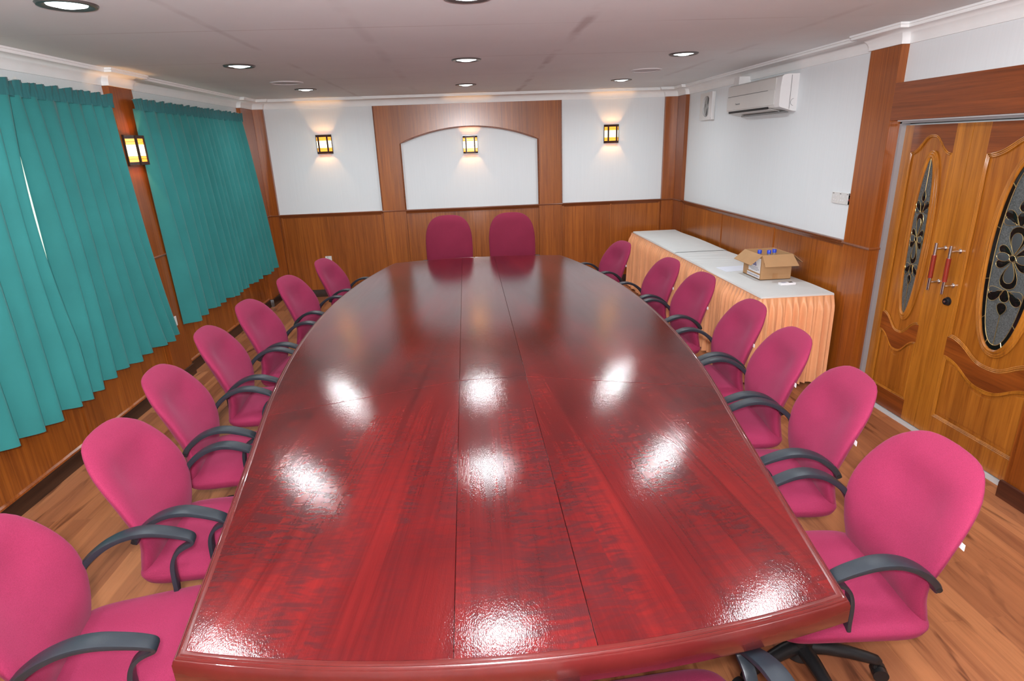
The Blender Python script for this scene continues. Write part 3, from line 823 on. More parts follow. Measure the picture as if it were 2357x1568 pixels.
LBL['L1'] = 'raspberry armchair on the curtain side, seventh from the arched wall, cut by the frame'
LBL['R1'] = 'raspberry armchair on the door side with its black castor base showing on the floor'
LBL['E'] = 'raspberry armchair tucked under the near end of the table, only seat and arms showing'
CH = {}
proto = make_chair(LBL['L1'], 'raspberry office chairs round the conference table')
for k_, (x, y, a) in POSE.items():
    loc = (x, y, 0); rz = radians(a-90)
    if k_ == 'L1': proto.location = loc; proto.rotation_euler = (0, 0, rz)
    else: t_ = dup(proto, loc, rz, LBL[k_])
    CH[k_] = proto if k_ == 'L1' else t_
for k_, t_ in CH.items():
    if k_[0] != 'R':                                                       # maker tags show on the door-side chairs only
        for c in t_.children:
            for g in list(c.children):
                if g.name.startswith('fabric_tag'): bpy.data.objects.remove(g)
for c in proto.children:
    if c.name.startswith('armrest'): c.scale = (1, 1.10, 1)                                # arms pulled right forward
for c in CH['E'].children:
    if c.name.startswith('armrest'): c.location.z = -.022
for k_, t_ in CH.items():
    Rm = Matrix.Translation((0, .235, 0)) @ Matrix.Rotation(radians(SPIN[k_]), 4, 'Z') @ Matrix.Translation((0, -.235, 0))
    for c in t_.children:
        if c.name.startswith('leg'): c.matrix_basis = Rm

# two high-backed chairs at the head of the table
ebf = cr([.42, .55, .68, .85, 1.0, 1.10, 1.15, 1.18], [.0, .01, .012, -.02, -.05, -.08, -.105, -.13])
def make_exec(label):
    t = thing('executive_chair', label, 'chair', group='high-backed chairs at the head of the table')
    o_ = pad_outline(NP, .278, .80, 1.172, .42, 3.0, 4.5, .04, .8)
    dish = lambda x, z: .02*math.exp(-((z-1.03)/.09)**2)*math.exp(-(x/.16)**2)
    obj('backrest', pad(bmesh.new(), o_, .80, .10, ebf, dish, .02, .278, NP), M['fabric_exec'], t, smooth='all')
    obj('seat', seat_mesh(.25, .48, .475, .10, -.012), M['fabric_exec'], t, smooth='all')
    for s in (-1, 1): obj('armrest', arm_mesh(s*1.08), M['plastic'], t, smooth=True)
    bm = boxes((-.11, .11, .08, .34, .345, .385), bev=.008)
    box(bm, -.04, .04, -.125, .10, .36, .378, .004); box(bm, -.04, .04, -.125, -.10, .36, .62, .004)
    obj('seat_mechanism', bm, M['plastic_black'], t)
    bm = bmesh.new(); lathe(bm, [(0, .36), (.018, .36), (.018, .27), (.026, .268), (.028, .16), (.040, .15), (.046, .10), (.048, .06), (.03, .05), (0, .05)], 20, Matrix.Translation((0, .235, 0)))
    obj('gas_column', bm, M['plastic_black'], t, smooth=True)
    for i in range(5):
        an = radians(72*i + 20); d = Vector((cos(an), sin(an), 0)); c0 = Vector((0, .235, 0))
        pts = [c0 + d*r + Vector((0, 0, z)) for r, z in ((.02, .105), (.09, .108), (.17, .100), (.235, .088), (.265, .080), (.28, .072))]
        bm = bmesh.new(); tube(bm, pts, [.030, .027, .023, .021, .020, .012], 10)
        lg = obj('leg', bm, M['plastic_black'], t, smooth=True)
        cc = c0 + d*.265 + d*.018; sd = Vector((-d.y, d.x, 0))
        bm = bmesh.new()
        for s in (-1, 1):
            p = cc + sd*(s*.013) + Vector((0, 0, .027)); cyl(bm, p - sd*.0105, p + sd*.0105, .027, None, 20)
        cyl(bm, cc + Vector((0, 0, .045)), cc + Vector((0, 0, .085)), .009, None, 10)
        obj('caster', bm, M['plastic_black'], lg, smooth=True)
    return t
ex = make_exec('burgundy high-backed chair at the table head, the one nearer the curtains')
ex.location = (-.25, 7.0, 0); ex.rotation_euler = (0, 0, pi)
dup(ex, (.505, 7.0, 0), pi, 'burgundy high-backed chair at the table head, the one nearer the buffet table')

# ------------------------------------------------------------------ curtains
def curtain(label, y0t, y1t, y0b, y1b, folds, seed, xo=0.0, zb=.485, bow=0.0, flare=1.0):
    """pleated curtain in front of the left wall, from y0 (near) to y1 (far); width may differ at hem"""
    rnd = random.Random(seed)
    e = thing('curtain', label, 'curtain', (XL+.09+xo, (y0b+y1b)/2, zb), group='teal curtains on the window wall')
    O = e.location.copy()
    wd = [rnd.uniform(.7, 1.35) for _ in range(folds)]; tot = sum(wd); cum = [0]
    for q in wd: cum.append(cum[-1] + q/tot)
    amp = [rnd.uniform(.75, 1.2) for _ in range(folds)]; ph = [rnd.uniform(-.12, .12) for _ in range(folds)]
    K = 16
    zt, zh = 2.405, 2.325
    def pos(s, z):
        i = 0
        while i < folds-1 and s > cum[i+1]: i += 1
        f = (s-cum[i])/(cum[i+1]-cum[i])
        h = min(1, max(0, (zh-z)/(zh-zb)))
        # lapped fold: gentle rise then a quick return behind the next one
        sk = .62 + .2*ph[i]
        tri = f/sk if f < sk else (1-f)/(1-sk)
        tri = tri*tri*(3-2*tri)
        a = (.026 + .085*h**.7)*amp[i]
        x = a*(tri-.45) + .010*sin(9*s + 3*h + seed) * h
        # overlap: the crest leans over the next fold (towards +y)
        lean = .045*(tri)*h*amp[i]*(cum[i+1]-cum[i])*folds
        hf = h**flare
        y = (y0t + (y1t-y0t)*s)*(1-hf) + (y0b + (y1b-y0b)*s)*hf + lean*.5 + bow*s**6*sin(pi*min(1, h*1.25)) + .012*sin(4*h + i*1.7)*h
        zz = z
        if z <= zb + 1e-6: zz = z + .012*sin(i*2.1+seed) - .010*tri
        return Vector((XL+.105+xo + x, y, zz)) - O
    S = []
    for i in range(folds):
        for k in range(K): S.append(cum[i] + (cum[i+1]-cum[i])*k/K)
    S.append(1.0)
    bm = bmesh.new()
    Z = [zb + (zh-zb)*(j/30) for j in range(31)]
    rows = [[bm.verts.new(pos(s, z)) for s in S] for z in Z]
    for A, B in zip(rows, rows[1:]):
        for i in range(len(S)-1): bm.faces.new((A[i], A[i+1], B[i+1], B[i]))
    body = obj('drape', bm, M['curtain'], e, smooth='all')
    # heading: gathered band with pinched pleats and a torn-looking top edge
    bm = bmesh.new(); hp = folds*2; n = hp*8
    rows = []
    for j, z in enumerate((zh-.012, zh+.01, zh+.03, zh+.06, zt)):
        row = []
        for i in range(n+1):
            s = i/n; u = (s*hp) % 1.0; p = int(s*hp)
            pin = math.exp(-((u-.5)/.10)**2)
            x = XL+.112+xo + .016*pin + .006*sin(2*pi*u) + (.006 if j > 2 else 0)*sin(p*1.9+seed)
            zz = z + ((.006*math.sin(p*2.7+seed) + .010*(u-.5)) if j == 4 else 0)
            y = y0t + (y1t-y0t)*s + .02*pin*(j-2)/4
            row.append(bm.verts.new(Vector((x, y, zz)) - O))
        rows.append(row)
    for A, B in zip(rows, rows[1:]):
        for i in range(n): bm.faces.new((A[i], A[i+1], B[i+1], B[i]))
    hd = obj('heading', bm, M['heading'], e, smooth='all'); hd['label'] = 'pinch-pleated heading band'
    for i in range(hp):
        if rnd.random() < .45:
            bm = bmesh.new()
            y = y0t + (y1t-y0t)*(i+.5)/hp; z = zt - .004 + .012*sin(i*2.7+seed)
            vs = [bm.verts.new(Vector(p) - O) for p in ((XL+.100+xo, y-.035, z), (XL+.100+xo, y+.03, z+.004), (XL+.104+xo, y+.012, z+.018))]
            bm.faces.new(vs)
            obj('heading_tape', bm, M['tape'], hd)['label'] = 'white tape tip'
    return e
curtain('teal pleated curtain cut by the frame, lapping in front of its neighbour', 2.62, 3.835, 2.60, 3.72, 7, 3, .045, .478, -.085)
curtain('teal pleated curtain between the bright slit and the pilaster with the wall lamp', 3.865, 4.945, 3.775, 5.13, 8, 11, 0, .482, 0.0, 3.2)
curtain('teal pleated curtain just beyond the pilaster with the wall lamp', 5.245, 6.56, 5.355, 6.74, 9, 23, -.004, .50)
curtain('teal pleated curtain beside the corner pilaster at the far end of the room', 6.57, 7.66, 6.75, 7.97, 8, 31, -.006, .50)

# ------------------------------------------------------------------ wall lamps
def sconce(label, plate_mat):
    """faces -Y, back on the wall at y=0, origin at the bottom"""
    e = thing('wall_lamp', label, 'lamp', group='amber glass wall lamps')
    h, wd, dp = .225, .196, .085
    pl = obj('backplate', boxes((-wd/2-.004, wd/2+.004, -.014, 0, -.006, h+.006), bev=.003), plate_mat, e)
    plan = [(-wd/2, -.014), (-.056, -dp), (.056, -dp), (wd/2, -.014)]
    fr = bmesh.new()
    for z0, z1 in ((0, .024), (h-.024, h)):
        for (xa, ya), (xb, yb) in zip(plan, plan[1:]):
            d = Vector((xb-xa, yb-ya)).normalized(); nn = Vector((d.y, -d.x))*-1
            q = [(xa, ya), (xb, yb), (xb+nn.x*.010, yb+nn.y*.010), (xa+nn.x*.010, ya+nn.y*.010)]
            prism(fr, q, lambda u, v, w_, z0=z0: (u, v, z0+w_), z1-z0)
    for i, (xa, ya) in enumerate(plan):
        k = .0095
        box(fr, xa-k if i else xa, xa+k if i < 3 else xa, ya-.001, ya+.012, 0, h)
    obj('frame', fr, M['sconce_frame'], e)
    bands = [(.022, .045, 0), (.048, .066, 0), (.069, .156, 1), (.159, .177, 0), (.180, .203, 0)]
    for (xa, ya), (xb, yb) in zip(plan, plan[1:]):
        front = abs(ya-yb) < 1e-6
        t0, t1 = .10, .90
        A = Vector((xa, ya)); B = Vector((xb, yb)); p, q = A+(B-A)*t0, A+(B-A)*t1; off = Vector((0, .004))
        for z0, z1, wh in bands:
            bmx = bmesh.new()
            vs = [bmx.verts.new(c) for c in ((p.x, p.y+.004, z0), (q.x, q.y+.004, z0), (q.x, q.y+.004, z1), (p.x, p.y+.004, z1), (p.x, p.y+.007, z0), (q.x, q.y+.007, z0), (q.x, q.y+.007, z1), (p.x, p.y+.007, z1))]
            for f in ((0, 1, 2, 3), (4, 7, 6, 5), (0, 4, 5, 1), (1, 5, 6, 2), (2, 6, 7, 3), (3, 7, 4, 0)): bmx.faces.new([vs[i] for i in f])
            o1 = obj('glass_pane', bmx, M['pane_white' if wh else 'pane_amber'], e); o1['label'] = 'glowing white glass' if wh else 'glowing amber glass'
    return e
def lamp_light(loc, power):
    L = bpy.data.lights.new('wall_lamp_bulb', 'POINT'); L.energy = power; L.color = (1.0, .52, .20); L.shadow_soft_size = .012
    o = link(bpy.data.objects.new('wall_lamp_bulb', L)); o.location = loc
s0 = sconce('amber wall lamp on the white panel beside the far curtain', M['sconce_frame'])
s0.location = (-1.828, YB, 1.921)
for x, z, lb in ((1.980, 1.924, 'amber wall lamp on the white panel over the buffet table end'),):
    dup(s0, (x, YB, z), 0, lb)
s1 = sconce('amber wall lamp under the wooden arch, plate coloured grey for flash reflection', M['sconce_plate_glare']); s1.location = (.076, YB, 1.851)
s2 = dup(s0, (XL+P, 5.165, 1.895), pi/2, 'amber wall lamp on the wooden pilaster between the curtains')
for p in ((-1.828, YB-.045, 2.03), (1.980, YB-.045, 2.033), (.076, YB-.045, 1.96), (XL+P+.045, 5.165, 2.005)): lamp_light(p, 6.5)

# ------------------------------------------------------------------ ceiling lights and speakers
def downlight(label):
    e = thing('downlight', label, 'ceiling light', group='round recessed downlights')
    bm = bmesh.new(); lathe(bm, [(.078, -.0008), (.098, -.010), (.112, -.008), (.118, 0), (.078, 0), (.078, -.0008)], 48)
    obj('ring', bm, M['ring'], e, smooth=True)
    bm = bmesh.new(); lathe(bm, [(.078, -.0005), (.077, -.003), (.055, -.005), (.040, -.012), (0, -.017)], 40)
    obj('lens', bm, M['lens'], e, smooth=True)
    return e
dl = None
rows_ = {3.0: 'in the row closest to the camera', 5.05: 'in the middle row', 7.02: 'in the row by the arch'}
for yy, rl in rows_.items():
    for xx, cl in ((-1.68, 'curtain side'), (.052, 'room centre'), (1.79, 'door side')):
        lb = 'lit round downlight %s, %s' % (rl, cl)
        if dl is None: dl = downlight(lb); dl.location = (xx, yy, ZC)
        else: dup(dl, (xx, yy, ZC), 0, lb)
def down_lamp(x, y, power):
    L = bpy.data.lights.new('downlight_lamp', 'AREA'); L.shape = 'DISK'; L.size = .13; L.energy = power; L.color = (.90, .97, 1.0); L.spread = radians(165)
    o = link(bpy.data.objects.new('downlight_lamp', L)); o.location = (x, y, ZC-.020)
for yy, PW in ((1.0, 13.0), (3.0, 10.0), (5.05, 10.0), (7.02, 13.0)):  # front row is unseen and has no fixtures: lamps added for illumination
    for xx in (-1.68, .052, 1.79): down_lamp(xx, yy, PW)
for xx, yy, lb in ((-1.68, 6.30, 'flush round ceiling speaker on the curtain side'), (1.80, 6.12, 'flush round ceiling speaker on the air conditioner side')):
    e = thing('ceiling_speaker', lb, 'speaker', (xx, yy, ZC), group='ceiling speakers')
    bm = bmesh.new(); lathe(bm, [(.135, -.002), (.138, -.008), (.152, -.008), (.158, 0), (.135, 0), (.135, -.002)], 40); obj('rim', bm, M['speaker_rim'], e, smooth=True)
    bm = bmesh.new(); lathe(bm, [(.137, -.001), (.136, -.004), (.08, -.007), (0, -.008)], 40); obj('grille', bm, M['speaker'], e, smooth=True)

# ------------------------------------------------------------------ air conditioner
ac = thing('air_conditioner', 'white split air conditioner high on the wall above the buffet table', 'air conditioner', (XR, 5.84, 2.14))
# profile in (out from wall, height above 2.14)
apr = [(0, .305), (.10, .305), (.135, .298), (.150, .285), (.158, .20), (.158, .055), (.150, .040), (.120, .030), (.03, .003), (0, 0)]
AX = lambda u, v, y: (-u, y, v)
def extr(pr, y0, y1):
    bm = bmesh.new(); prism(bm, pr, lambda u, v, d: (-u, y0+d, v), y1-y0); return bm
obj('body', extr(apr, -.44, .535), M['ac_white'], ac, smooth=True)
cpr = [(u*1.012 if u else 0, v) for u, v in apr]
c1 = obj('end_cap', extr(cpr, -.53, -.442), M['ac_cap'], ac, smooth=True)
obj('end_cap', extr(cpr, .537, .55), M['ac_cap'], ac, smooth=True)
bm = bmesh.new(); box(bm, -.068, -.064, -.5315, -.5295, .02, .295); obj('groove', bm, M['grey_line'], c1)
bm = bmesh.new(); tube(bm, [(-.032 + .026*cos(t), -.5305, .075 + .028*sin(t)) for t in [pi*.5 + pi*1.0*i/16 for i in range(17)]], .0016, 5); obj('round_mark', bm, M['grey_line'], c1)
f_ = obj('front_panel', boxes((-.164, -.157, -.438, .535, .062, .185), (-.1595, -.150, -.438, .535, .192, .284), bev=.002), M['ac_white'], ac)
bm = bmesh.new(); box(bm, -.1605, -.158, -.30, .535, .185, .191); obj('panel_groove', bm, M['grey_line'], f_)
bm = bmesh.new()
prism(bm, [(.153, .048), (.1600, .050), (.1570, .030), (.150, .036)], lambda u, v, d: (-u, -.33+d, v), .83)
obj('air_slot', bm, M['black'], ac)
bm = bmesh.new(); prism(bm, [(.152, .034), (.147, .030), (.06, .006), (.06, .010)], lambda u, v, d: (-u, -.36+d, v), .88)
obj('flap', bm, M['ac_white'], ac)
bm = bmesh.new(); box(bm, -.085, -.02, -.44, .36, -.006, .004); obj('drain_lip', bm, M['grey_line'], ac)
cu = bpy.data.curves.new('lettering', 'FONT'); cu.body = 'Panasonic'; cu.size = .026; cu.extrude = .0004; cu.align_x = 'CENTER'
tx = bpy.data.objects.new('lettering', cu); me = None
link(tx); bpy.context.view_layer.update()
dg = bpy.context.evaluated_depsgraph_get(); me = bpy.data.meshes.new_from_object(tx.evaluated_get(dg))
bpy.data.objects.remove(tx); lo = link(bpy.data.objects.new('lettering', me)); me.materials.clear(); me.materials.append(M['grey_line'])
lo.parent = f_; lo.matrix_local = Matrix.Translation((-.1648, .29, .105)) @ Matrix(((0, 0, -1, 0), (-1, 0, 0, 0), (0, 1, 0, 0), (0, 0, 0, 1)))
obj('wall_mount', boxes((-.02, -.0005, -.40, .50, .03, .27)), M['metal_grey'], ac)
pd = boxes((-.125, -.001, .385, .50, .298, .375), bev=.003); obj('pipe_cover', pd, M['ac_cap'], ac)

# ------------------------------------------------------------------ extractor fan
fan = thing('extractor_fan', 'square white wall extractor fan beside the air conditioner', 'fan', (XR, 7.285, 2.295))
bm = bmesh.new(); n = 40; R_ = .118
for s in (0, 1):
    pass
ringp = [(R_*cos(2*pi*i/n), R_*sin(2*pi*i/n)) for i in range(n)]
def sq(a):
    c, s = cos(a), sin(a); m_ = max(abs(c), abs(s)); return (.19*c/m_, .152*s/m_)
sqp = [sq(2*pi*i/n) for i in range(n)]
vf = [[bm.verts.new((-.03, y, z)) for y, z in pp] for pp in (sqp, ringp)]; vb = [[bm.verts.new((-.001, y, z)) for y, z in pp] for pp in (sqp, ringp)]
for i in range(n):
    j = (i+1) % n
    bm.faces.new((vf[0][i], vf[0][j], vf[1][j], vf[1][i])); bm.faces.new((vb[0][j], vb[0][i], vb[1][i], vb[1][j]))
    bm.faces.new((vf[0][i], vb[0][i], vb[0][j], vf[0][j])); bm.faces.new((vf[1][i], vf[1][j], vb[1][j], vb[1][i]))
hs = obj('housing', bm, M['white_plastic'], fan)
bm = bmesh.new(); box(bm, -.046, -.029, -.205, -.118, -.152, .152, .002); obj('side_cover', bm, M['ac_cap'], fan)
bm = bmesh.new(); box(bm, -.0475, -.045, -.195, -.188, -.142, -.132); obj('screw', bm, M['grey_line'], fan)
bm = bmesh.new(); cyl(bm, (-.003, 0, 0), (-.002, 0, 0), R_, None, 32); obj('louvre', bm, M['grey_line'], fan)
for i in range(4):
    a0 = radians(90*i + 25); bm = bmesh.new(); pts = []
    for k in range(9): a = a0 + radians(62)*k/8; pts.append((.105*cos(a), .105*sin(a)))
    pts += [(.03*cos(a0+radians(50)), .03*sin(a0+radians(50))), (.03*cos(a0), .03*sin(a0))]
    prism(bm, pts, lambda u, v, d: (-.010-d-.05*(u*sin(-a0)+v*cos(a0))*.3, u, v), .003); obj('blade', bm, M['fan_grey'], fan)
bm = bmesh.new(); cyl(bm, (-.006, 0, 0), (-.026, 0, 0), .03, .026, 20); obj('hub', bm, M['fan_grey'], fan, smooth=True)

# ------------------------------------------------------------------ switches and sockets
def plate(label, loc, rz, kind, grp=None):
    """plate faces -Y at rz=0"""
    e = thing('switch_plate' if kind != 'socket' else 'wall_socket', label, 'switch' if kind != 'socket' else 'socket', loc, rz, grp)
    obj('cover', boxes((-.043, .043, -.010, 0, -.043, .043), bev=.003), M['white_plastic'], e)
    if kind == 'four':
        for a in (-.014, .014):
            for b_ in (-.014, .014):
                obj('button', boxes((a-.006, a+.006, -.013, -.009, b_-.006-.002, b_+.006-.002), bev=.002), M['ac_cap'], e)
        obj('mark', boxes((-.034, -.014, -.0106, -.0095, .030, .036)), M['grey_line'], e)
    elif kind == 'lamp':
        bm = bmesh.new(); cyl(bm, (.006, -.009, -.006), (.006, -.015, -.006), .010, .008, 16); obj('pilot_lamp', bm, M['red'], e)['label'] = 'dark red lamp'
        obj('rocker', boxes((-.020, -.004, -.0125, -.0095, -.014, .002), bev=.001), M['ac_cap'], e)
        obj('mark', boxes((-.034, -.016, -.0106, -.0095, .030, .036)), M['grey_line'], e)
    else:
        obj('mark', boxes((-.020, .0, -.0106, -.0095, .026, .033)), M['grey_line'], e)
        for a, z in ((0, .012), (-.011, -.012), (.011, -.012)): obj('pin_hole', boxes((a-.003, a+.003, -.0107, -.0095, z-.004, z+.004)), M['grey_line'], e)
    return e
rw = -pi/2          # right wall faces -X
plate('white four-button switch furthest from the door pilaster', (XR, 4.560, 1.460), rw, 'four', 'light switches beside the door pilaster')
plate('white four-button switch next to the one with the red lamp', (XR, 4.470, 1.460), rw, 'four', 'light switches beside the door pilaster')
plate('white switch with a dark red lamp by the door pilaster', (XR, 4.380, 1.460), rw, 'lamp', 'light switches beside the door pilaster')
e_ = plate('white switch half hidden behind the door pilaster edge', (XR, 4.349, 1.460), rw, 'four', 'light switches beside the door pilaster')
plate('white wall socket on the far wainscot showing above a chair back', (-1.970, YB-w, .525), 0, 'socket', 'white wall sockets')
plate('white wall socket low on the lamp pilaster beside the curtain hem', (XL+P, 5.208, .556), pi/2, 'socket', 'white wall sockets')

# ------------------------------------------------------------------ buffet table
BX0, BX1, BY0, BY1, BZ = 2.250, 2.835, 4.285, 7.965, .75
for i, (a, b_, lb) in enumerate(((BY0, 6.12, 'folding trestle table under the cloth nearer the door'), (6.12, BY1, 'folding trestle table under the cloth nearer the far corner'))):
    e = thing('trestle_table', lb, 'table', ((BX0+BX1)/2, (a+b_)/2, 0), group='skirted trestle tables along the wall')
    hy = (b_-a)/2
    obj('tabletop', boxes((-.285, .285, -hy+.004, hy-.004, .715, .742), bev=.003), M['dark_under'], e)
    for sx in (-1, 1):
        for sy in (-1, 1):
            bm = bmesh.new(); tube(bm, [(sx*.22, sy*(hy-.22), 0), (sx*.22, sy*(hy-.22), .715)], .013, 10); obj('leg', bm, M['metal_grey'], e, smooth=True)
def cloth(label, y0, y1, lift, wr, hem):
    e = thing('tablecloth', label, 'tablecloth', ((BX0+BX1)/2, (y0+y1)/2, BZ), group='white cloths on the buffet table')
    bm = bmesh.new(); nx, ny = 22, 90; cx, cy = (BX0+BX1)/2, (y0+y1)/2; hx = (BX1-BX0)/2; rows = []
    rnd = random.Random(5)
    for j in range(ny+1):
        y = y0 + (y1-y0)*j/ny; row = []
        prof = [(-hx-.006, -.028), (-hx-.005, -.010), (-hx-.001, -.001)] + [(-hx + 2*hx*i/nx, 0) for i in range(1, nx)] + [(hx+.001, -.001), (hx+.004, -.01), (hx+.004, -.02)]
        for x, z in prof:
            wz = 0
            if abs(x) < hx - .01:
                for c, am, sl, wdt in wr:
                    d = (y - c - sl*x); wz += am*math.exp(-(d/wdt)**2)
            row.append(bm.verts.new((x + .003*sin(y*7), y-cy, z + lift + wz - (0 if z == 0 else .004*sin(y*5+1)))))
        rows.append(row)
    for A, B in zip(rows, rows[1:]):
        for i in range(len(A)-1): bm.faces.new((A[i], A[i+1], B[i+1], B[i]))
    # end hems
    for row, s in (((rows[0], -1),) if hem < 0 else ((rows[-1], 1),)):
        low = [bm.verts.new((v.co.x, v.co.y + s*.004, min(v.co.z, -.002) - .024)) for v in row]
        for i in range(len(row)-1): bm.faces.new((row[i], row[i+1], low[i+1], low[i]))
    obj('cloth_top', bm, M['cloth'], e, smooth=True)
    return e
cloth('white tablecloth under the cardboard box and remote control', BY0-.002, 6.2855, .000, [(5.80, .009, -.12, .022), (5.95, .006, -.25, .03), (6.13, .006, .1, .03), (5.72, .004, -.1, .02)], -1)
cloth('white tablecloth on the far half of the buffet table', 6.286, BY1, .004, [], 1)
# gathered peach skirt round the front and ends
def skirt():
    e = thing('table_skirt', 'peach satin gathered skirt round the buffet table', 'table skirt', ((BX0+BX1)/2, (BY0+BY1)/2, .02))
    O = Vector(e.location)
    corner = [(BX1-.01, BY0-.016), (BX0-.018, BY0-.016), (BX0-.018, BY1+.016), (BX1-.01, BY1+.016)]
    segs = []; L = 0
    for a, b_ in zip(corner, corner[1:]):
        a, b_ = Vector(a), Vector(b_); segs.append((a, b_, L)); L += (b_-a).length
    rnd = random.Random(9)
    n = int(L/.0055); rows = []
    band = bmesh.new(); bm = bmesh.new()
    ks = [(rnd.uniform(.0, 6.28), f) for f in (31.0, 37.7, 17.3, 45.1)]
    def base(l):
        for a, b_, l0 in segs:
            d = (b_-a).length
            if l <= l0+d+1e-9:
                t = (b_-a).normalized(); nn = Vector((-t.y, t.x)); 
                # rounded corners for the hanging part
                return a + t*(l-l0), nn, l-l0, d
    c0 = Vector(((BX0+BX1)/2, (BY0+BY1)/2))
    Zs = [.737, .705, .685, .66, .62, .55, .45, .33, .20, .10, .02]
    grid = []
    for j, z in enumerate(Zs):
        h = j/(len(Zs)-1); row = []
        for i in range(n+1):
            l = L*i/n; p, nn, q, d = base(l)
            if nn.dot(p-c0) < 0: nn = -nn
            f = sum(sin(l*fr*2*pi/1.9 + ph + .8*sin(l*3+ph))/(k_+1) for k_, (ph, fr) in enumerate(ks))
            f2 = sin(l*2*pi/.030 + 2*sin(l*9))
            env = min(1, min(q, d-q)/.05 + .15)
            g = min(1, max(0, (.737-z)/.09)); off = .004 + .026*g + ((.016 + .016*h)*f*.75*env + .006*(1-h)*f2*env)*g + .012*h
            row.append(bm.verts.new(Vector((p.x + nn.x*off, p.y + nn.y*off, z + .006*sin(l*7)*(1 if j == len(Zs)-1 else 0))) - O))
        grid.append(row)
    for A, B in zip(grid, grid[1:]):
        for i in range(n): bm.faces.new((A[i], A[i+1], B[i+1], B[i]))
    obj('pleats', bm, M['skirt'], e, smooth='all')
    pts = [(c.x-O.x, c.y-O.y) for c in [Vector(p) for p in corner]]
    sweep(band, pts[::-1], [(-.010, .690-O.z), (-.017, .692-O.z), (-.011, .735-O.z), (-.008, .738-O.z)])
    obj('band', band, M['skirt'], e)
    return e
skirt()

# ------------------------------------------------------------------ cardboard box with bottles, remote, paper
bx = thing('cardboard_box', 'open cardboard carton of bottles on the buffet table', 'box', (2.632, 4.985, BZ+.001), 0.0)
hx, hy, hh, tk = .136, .166, .215, .004
bm = boxes((-hx, hx, -hy, -hy+tk, 0, hh), (-hx, hx, hy-tk, hy, 0, hh), (-hx, -hx+tk, -hy+tk, hy-tk, 0, hh), (hx-tk, hx, -hy+tk, hy-tk, 0, hh), (-hx, hx, -hy, hy, 0, tk))
obj('carton', bm, M['card'], bx)
def flap(axis, sgn, ang, L, taper):
    bm = bmesh.new(); ca, sa = cos(ang), sin(ang)
    wdt = hx if axis == 'y' else hy; at = hy if axis == 'y' else hx
    P0 = [(-wdt, 0), (wdt, 0), (wdt-taper, L), (-wdt+taper, L)]
    def f(u, v, d):
        o = sgn*(at + v*ca + d*sa*0); z = hh + v*sa + d
        return (u, o, z) if axis == 'y' else (o, u, z)
    prism(bm, P0, f, tk); return obj('flap', bm, M['card'], bx)
flap('y', -1, radians(-42), .125, -.012); flap('x', -1, radians(-40), .125, .0); flap('x', 1, radians(-38), .12, .0); flap('y', 1, radians(-65), .125, .0)
lb_ = obj('paper_label', boxes((-hx-.0012, -hx, -.150, .062, .055, .185)), M['tagwhite'], bx); lb_['label'] = 'white printed label'
bm = bmesh.new(); prism(bm, [(-.078, .112), (-.010, .112), (-.044, .182)], lambda u, v, d: (-hx-.0013-d, u, v), .0006)
lg_ = obj('logo', bm, M['ink_blue'], lb_); lg_['label'] = 'dark blue triangle logo'
bm = bmesh.new(); prism(bm, [(-.060, .116), (-.052, .116), (-.042, .145), (-.034, .125), (-.030, .118), (-.022, .118), (-.040, .158)], lambda u, v, d: (-hx-.002-d, u, v), .0005)
obj('logo_letter', bm, M['tagwhite'], lb_)
bm = bmesh.new(); rnd = random.Random(3)
for z, a, b_ in ((.098, -.11, .02), (.088, -.13, .045), (.079, -.13, .045), (.070, -.10, .01)):
    y = a
    while y < b_: q = rnd.uniform(.006, .018); box(bm, -hx-.0018, -hx-.001, y, y+q, z-.0022, z+.0022); y += q+.004
obj('small_print', bm, M['ink_grey'], lb_)
l2_ = obj('strip_label', boxes((-hx-.0012, -hx, -.150, .085, .010, .040)), M['tagwhite'], bx); l2_['label'] = 'white strip label with small print'
bm = bmesh.new(); y = -.14
while y < .075: q = rnd.uniform(.005, .014); box(bm, -hx-.0018, -hx-.001, y, y+q, .018, .032); y += q+.0045
obj('strip_print', bm, M['ink_grey'], l2_)
obj('parcel_tape', boxes((-.028, .018, -hy-.0008, -hy, .004, .055)), M['cardtape'], bx)
bm = bmesh.new()
for a in ((-.115, .14, -.105, .144), (-.115, .14, -.112, .175), (-.095, .14, -.092, .175), (-.115, .172, -.092, .175), (-.115, .14, -.092, .143)): box(bm, a[0], a[2], -hy-.0008, -hy, a[1], a[3])
obj('handling_mark', bm, M['ink_brown'], bx)
def bottle(label):
    e = thing('water_bottle', label, 'bottle', group='blue-capped bottles in the carton')
    bm = bmesh.new(); lathe(bm, [(0, 0), (.028, 0), (.031, .006), (.031, .13), (.028, .15), (.014, .186), (.0125, .204), (0, .204)], 20); obj('bottle_body', bm, M['bottle'], e, smooth=True)
    bm = bmesh.new(); lathe(bm, [(.0125, .194), (.0175, .195), (.0175, .221), (.0165, .224), (0, .224)], 20); obj('cap', bm, M['cap'], e, smooth=True)
    return e
b0 = bottle('blue-capped bottle in the carton, beside the label side flap')
for i, (x, y, lb) in enumerate(((2.568, 5.015, ''), (2.640, 4.985, 'blue-capped bottle in the middle of the three in the carton'), (2.706, 5.02, 'blue-capped bottle in the carton, nearest the wall'))):
    if i == 0: b0.location = (x, y, BZ+.006)
    else: dup(b0, (x, y, BZ+.006), 0, lb)
rc = thing('remote_control', 'small white remote control lying on the cloth before the carton', 'remote control', (2.632, 4.622, BZ+.001), radians(2))
obj('body', boxes((-.066, .066, -.024, .024, 0, .020), bev=.006), M['tagwhite'], rc, smooth=True)
obj('display', boxes((.012, .046, -.016, .016, .0195, .0206)), M['screen'], rc); obj('keypad', boxes((-.05, -.012, -.016, .016, .0195, .0206)), M['keys'], rc)
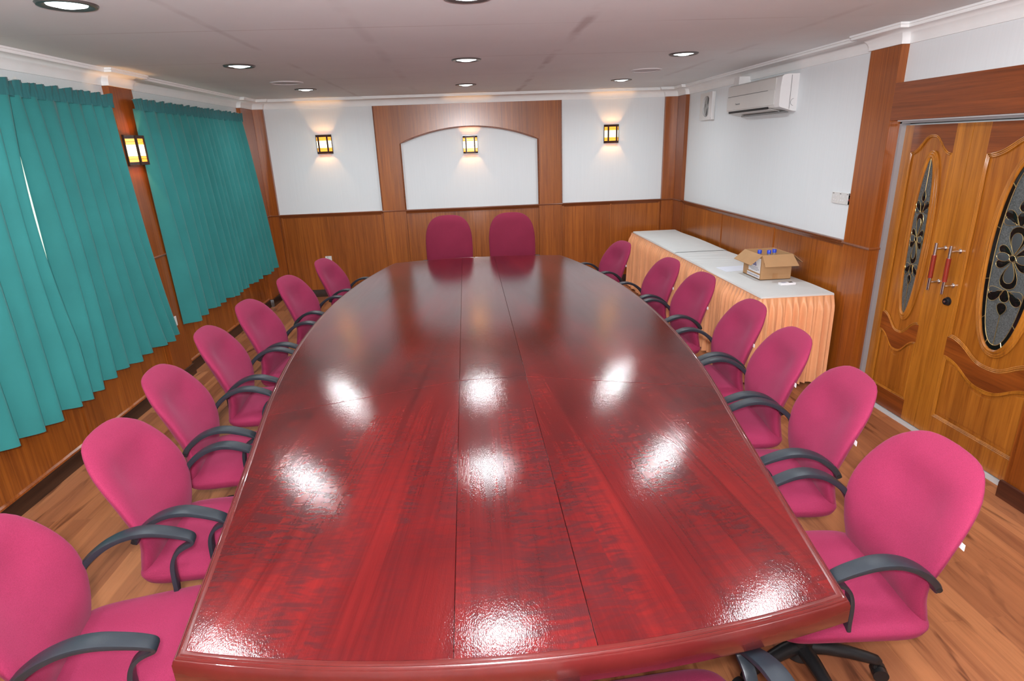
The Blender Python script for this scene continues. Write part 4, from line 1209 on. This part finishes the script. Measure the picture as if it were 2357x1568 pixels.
pp = tag(obj('paper_sheets', boxes((-.15, .15, -.10, .10, 0, .004)), M['paper']), 'white paper sheets lying flat behind the carton', 'paper'); pp.location = (2.51, 5.33, BZ+.001); pp.rotation_euler = (0, 0, radians(4))

# ------------------------------------------------------------------ camera
cam = bpy.data.cameras.new('camera'); co = link(bpy.data.objects.new('camera', cam)); SC.camera = co
f, pitch, yaw, roll = 1346.51, .323661, -.0650611, -.0366397
cp, sp = cos(pitch), sin(pitch); cy, sy = cos(yaw), sin(yaw); cr_, sr = cos(roll), sin(roll)
r = Vector((1, 0, 0)); fw = Vector((0, cp, -sp)); u = Vector((0, sp, cp))
r, u = cr_*r + sr*u, -sr*r + cr_*u
RZ = Matrix(((cy, -sy, 0), (sy, cy, 0), (0, 0, 1)))
r, u, fw = RZ @ r, RZ @ u, RZ @ fw
mw = Matrix((( r.x, u.x, -fw.x, 0), (r.y, u.y, -fw.y, 0), (r.z, u.z, -fw.z, 1.95), (0, 0, 0, 1)))
co.matrix_world = mw
cam.sensor_fit = 'HORIZONTAL'; cam.sensor_width = 36.0; cam.lens = 36.0*f/2357; cam.clip_start = .02

# ------------------------------------------------------------------ lights: camera flash and daylight
def area(name, loc, target, size, power, col, spread=180):
    L = bpy.data.lights.new(name, 'AREA'); L.shape = 'DISK'; L.size = size; L.energy = power; L.color = col; L.spread = radians(spread)
    o = link(bpy.data.objects.new(name, L)); o.location = loc
    o.rotation_euler = (Vector(target)-Vector(loc)).to_track_quat('-Z', 'Y').to_euler()
    return o
area('camera_flash', (-.02, -.05, 2.10), (0, 3.2, 1.35), .09, 44, (1.0, .98, 1.0))
area('bounced_flash', (0, -.15, 2.12), (0, .6, 2.6), .12, 190, (1.0, .98, .99))
wd = bpy.data.worlds.new('daylight'); SC.world = wd; wd.use_nodes = True
bg = wd.node_tree.nodes['Background']; bg.inputs['Color'].default_value = (.80, .95, .74, 1); bg.inputs['Strength'].default_value = 2.0

SC.view_settings.view_transform = 'Standard'; SC.view_settings.look = 'None'
SC.view_settings.exposure = 0.0; SC.view_settings.gamma = 1.0; SC.view_settings.use_curve_mapping = False
SC.cycles.use_denoising = True
SC.cycles.max_bounces = 8; SC.cycles.diffuse_bounces = 5
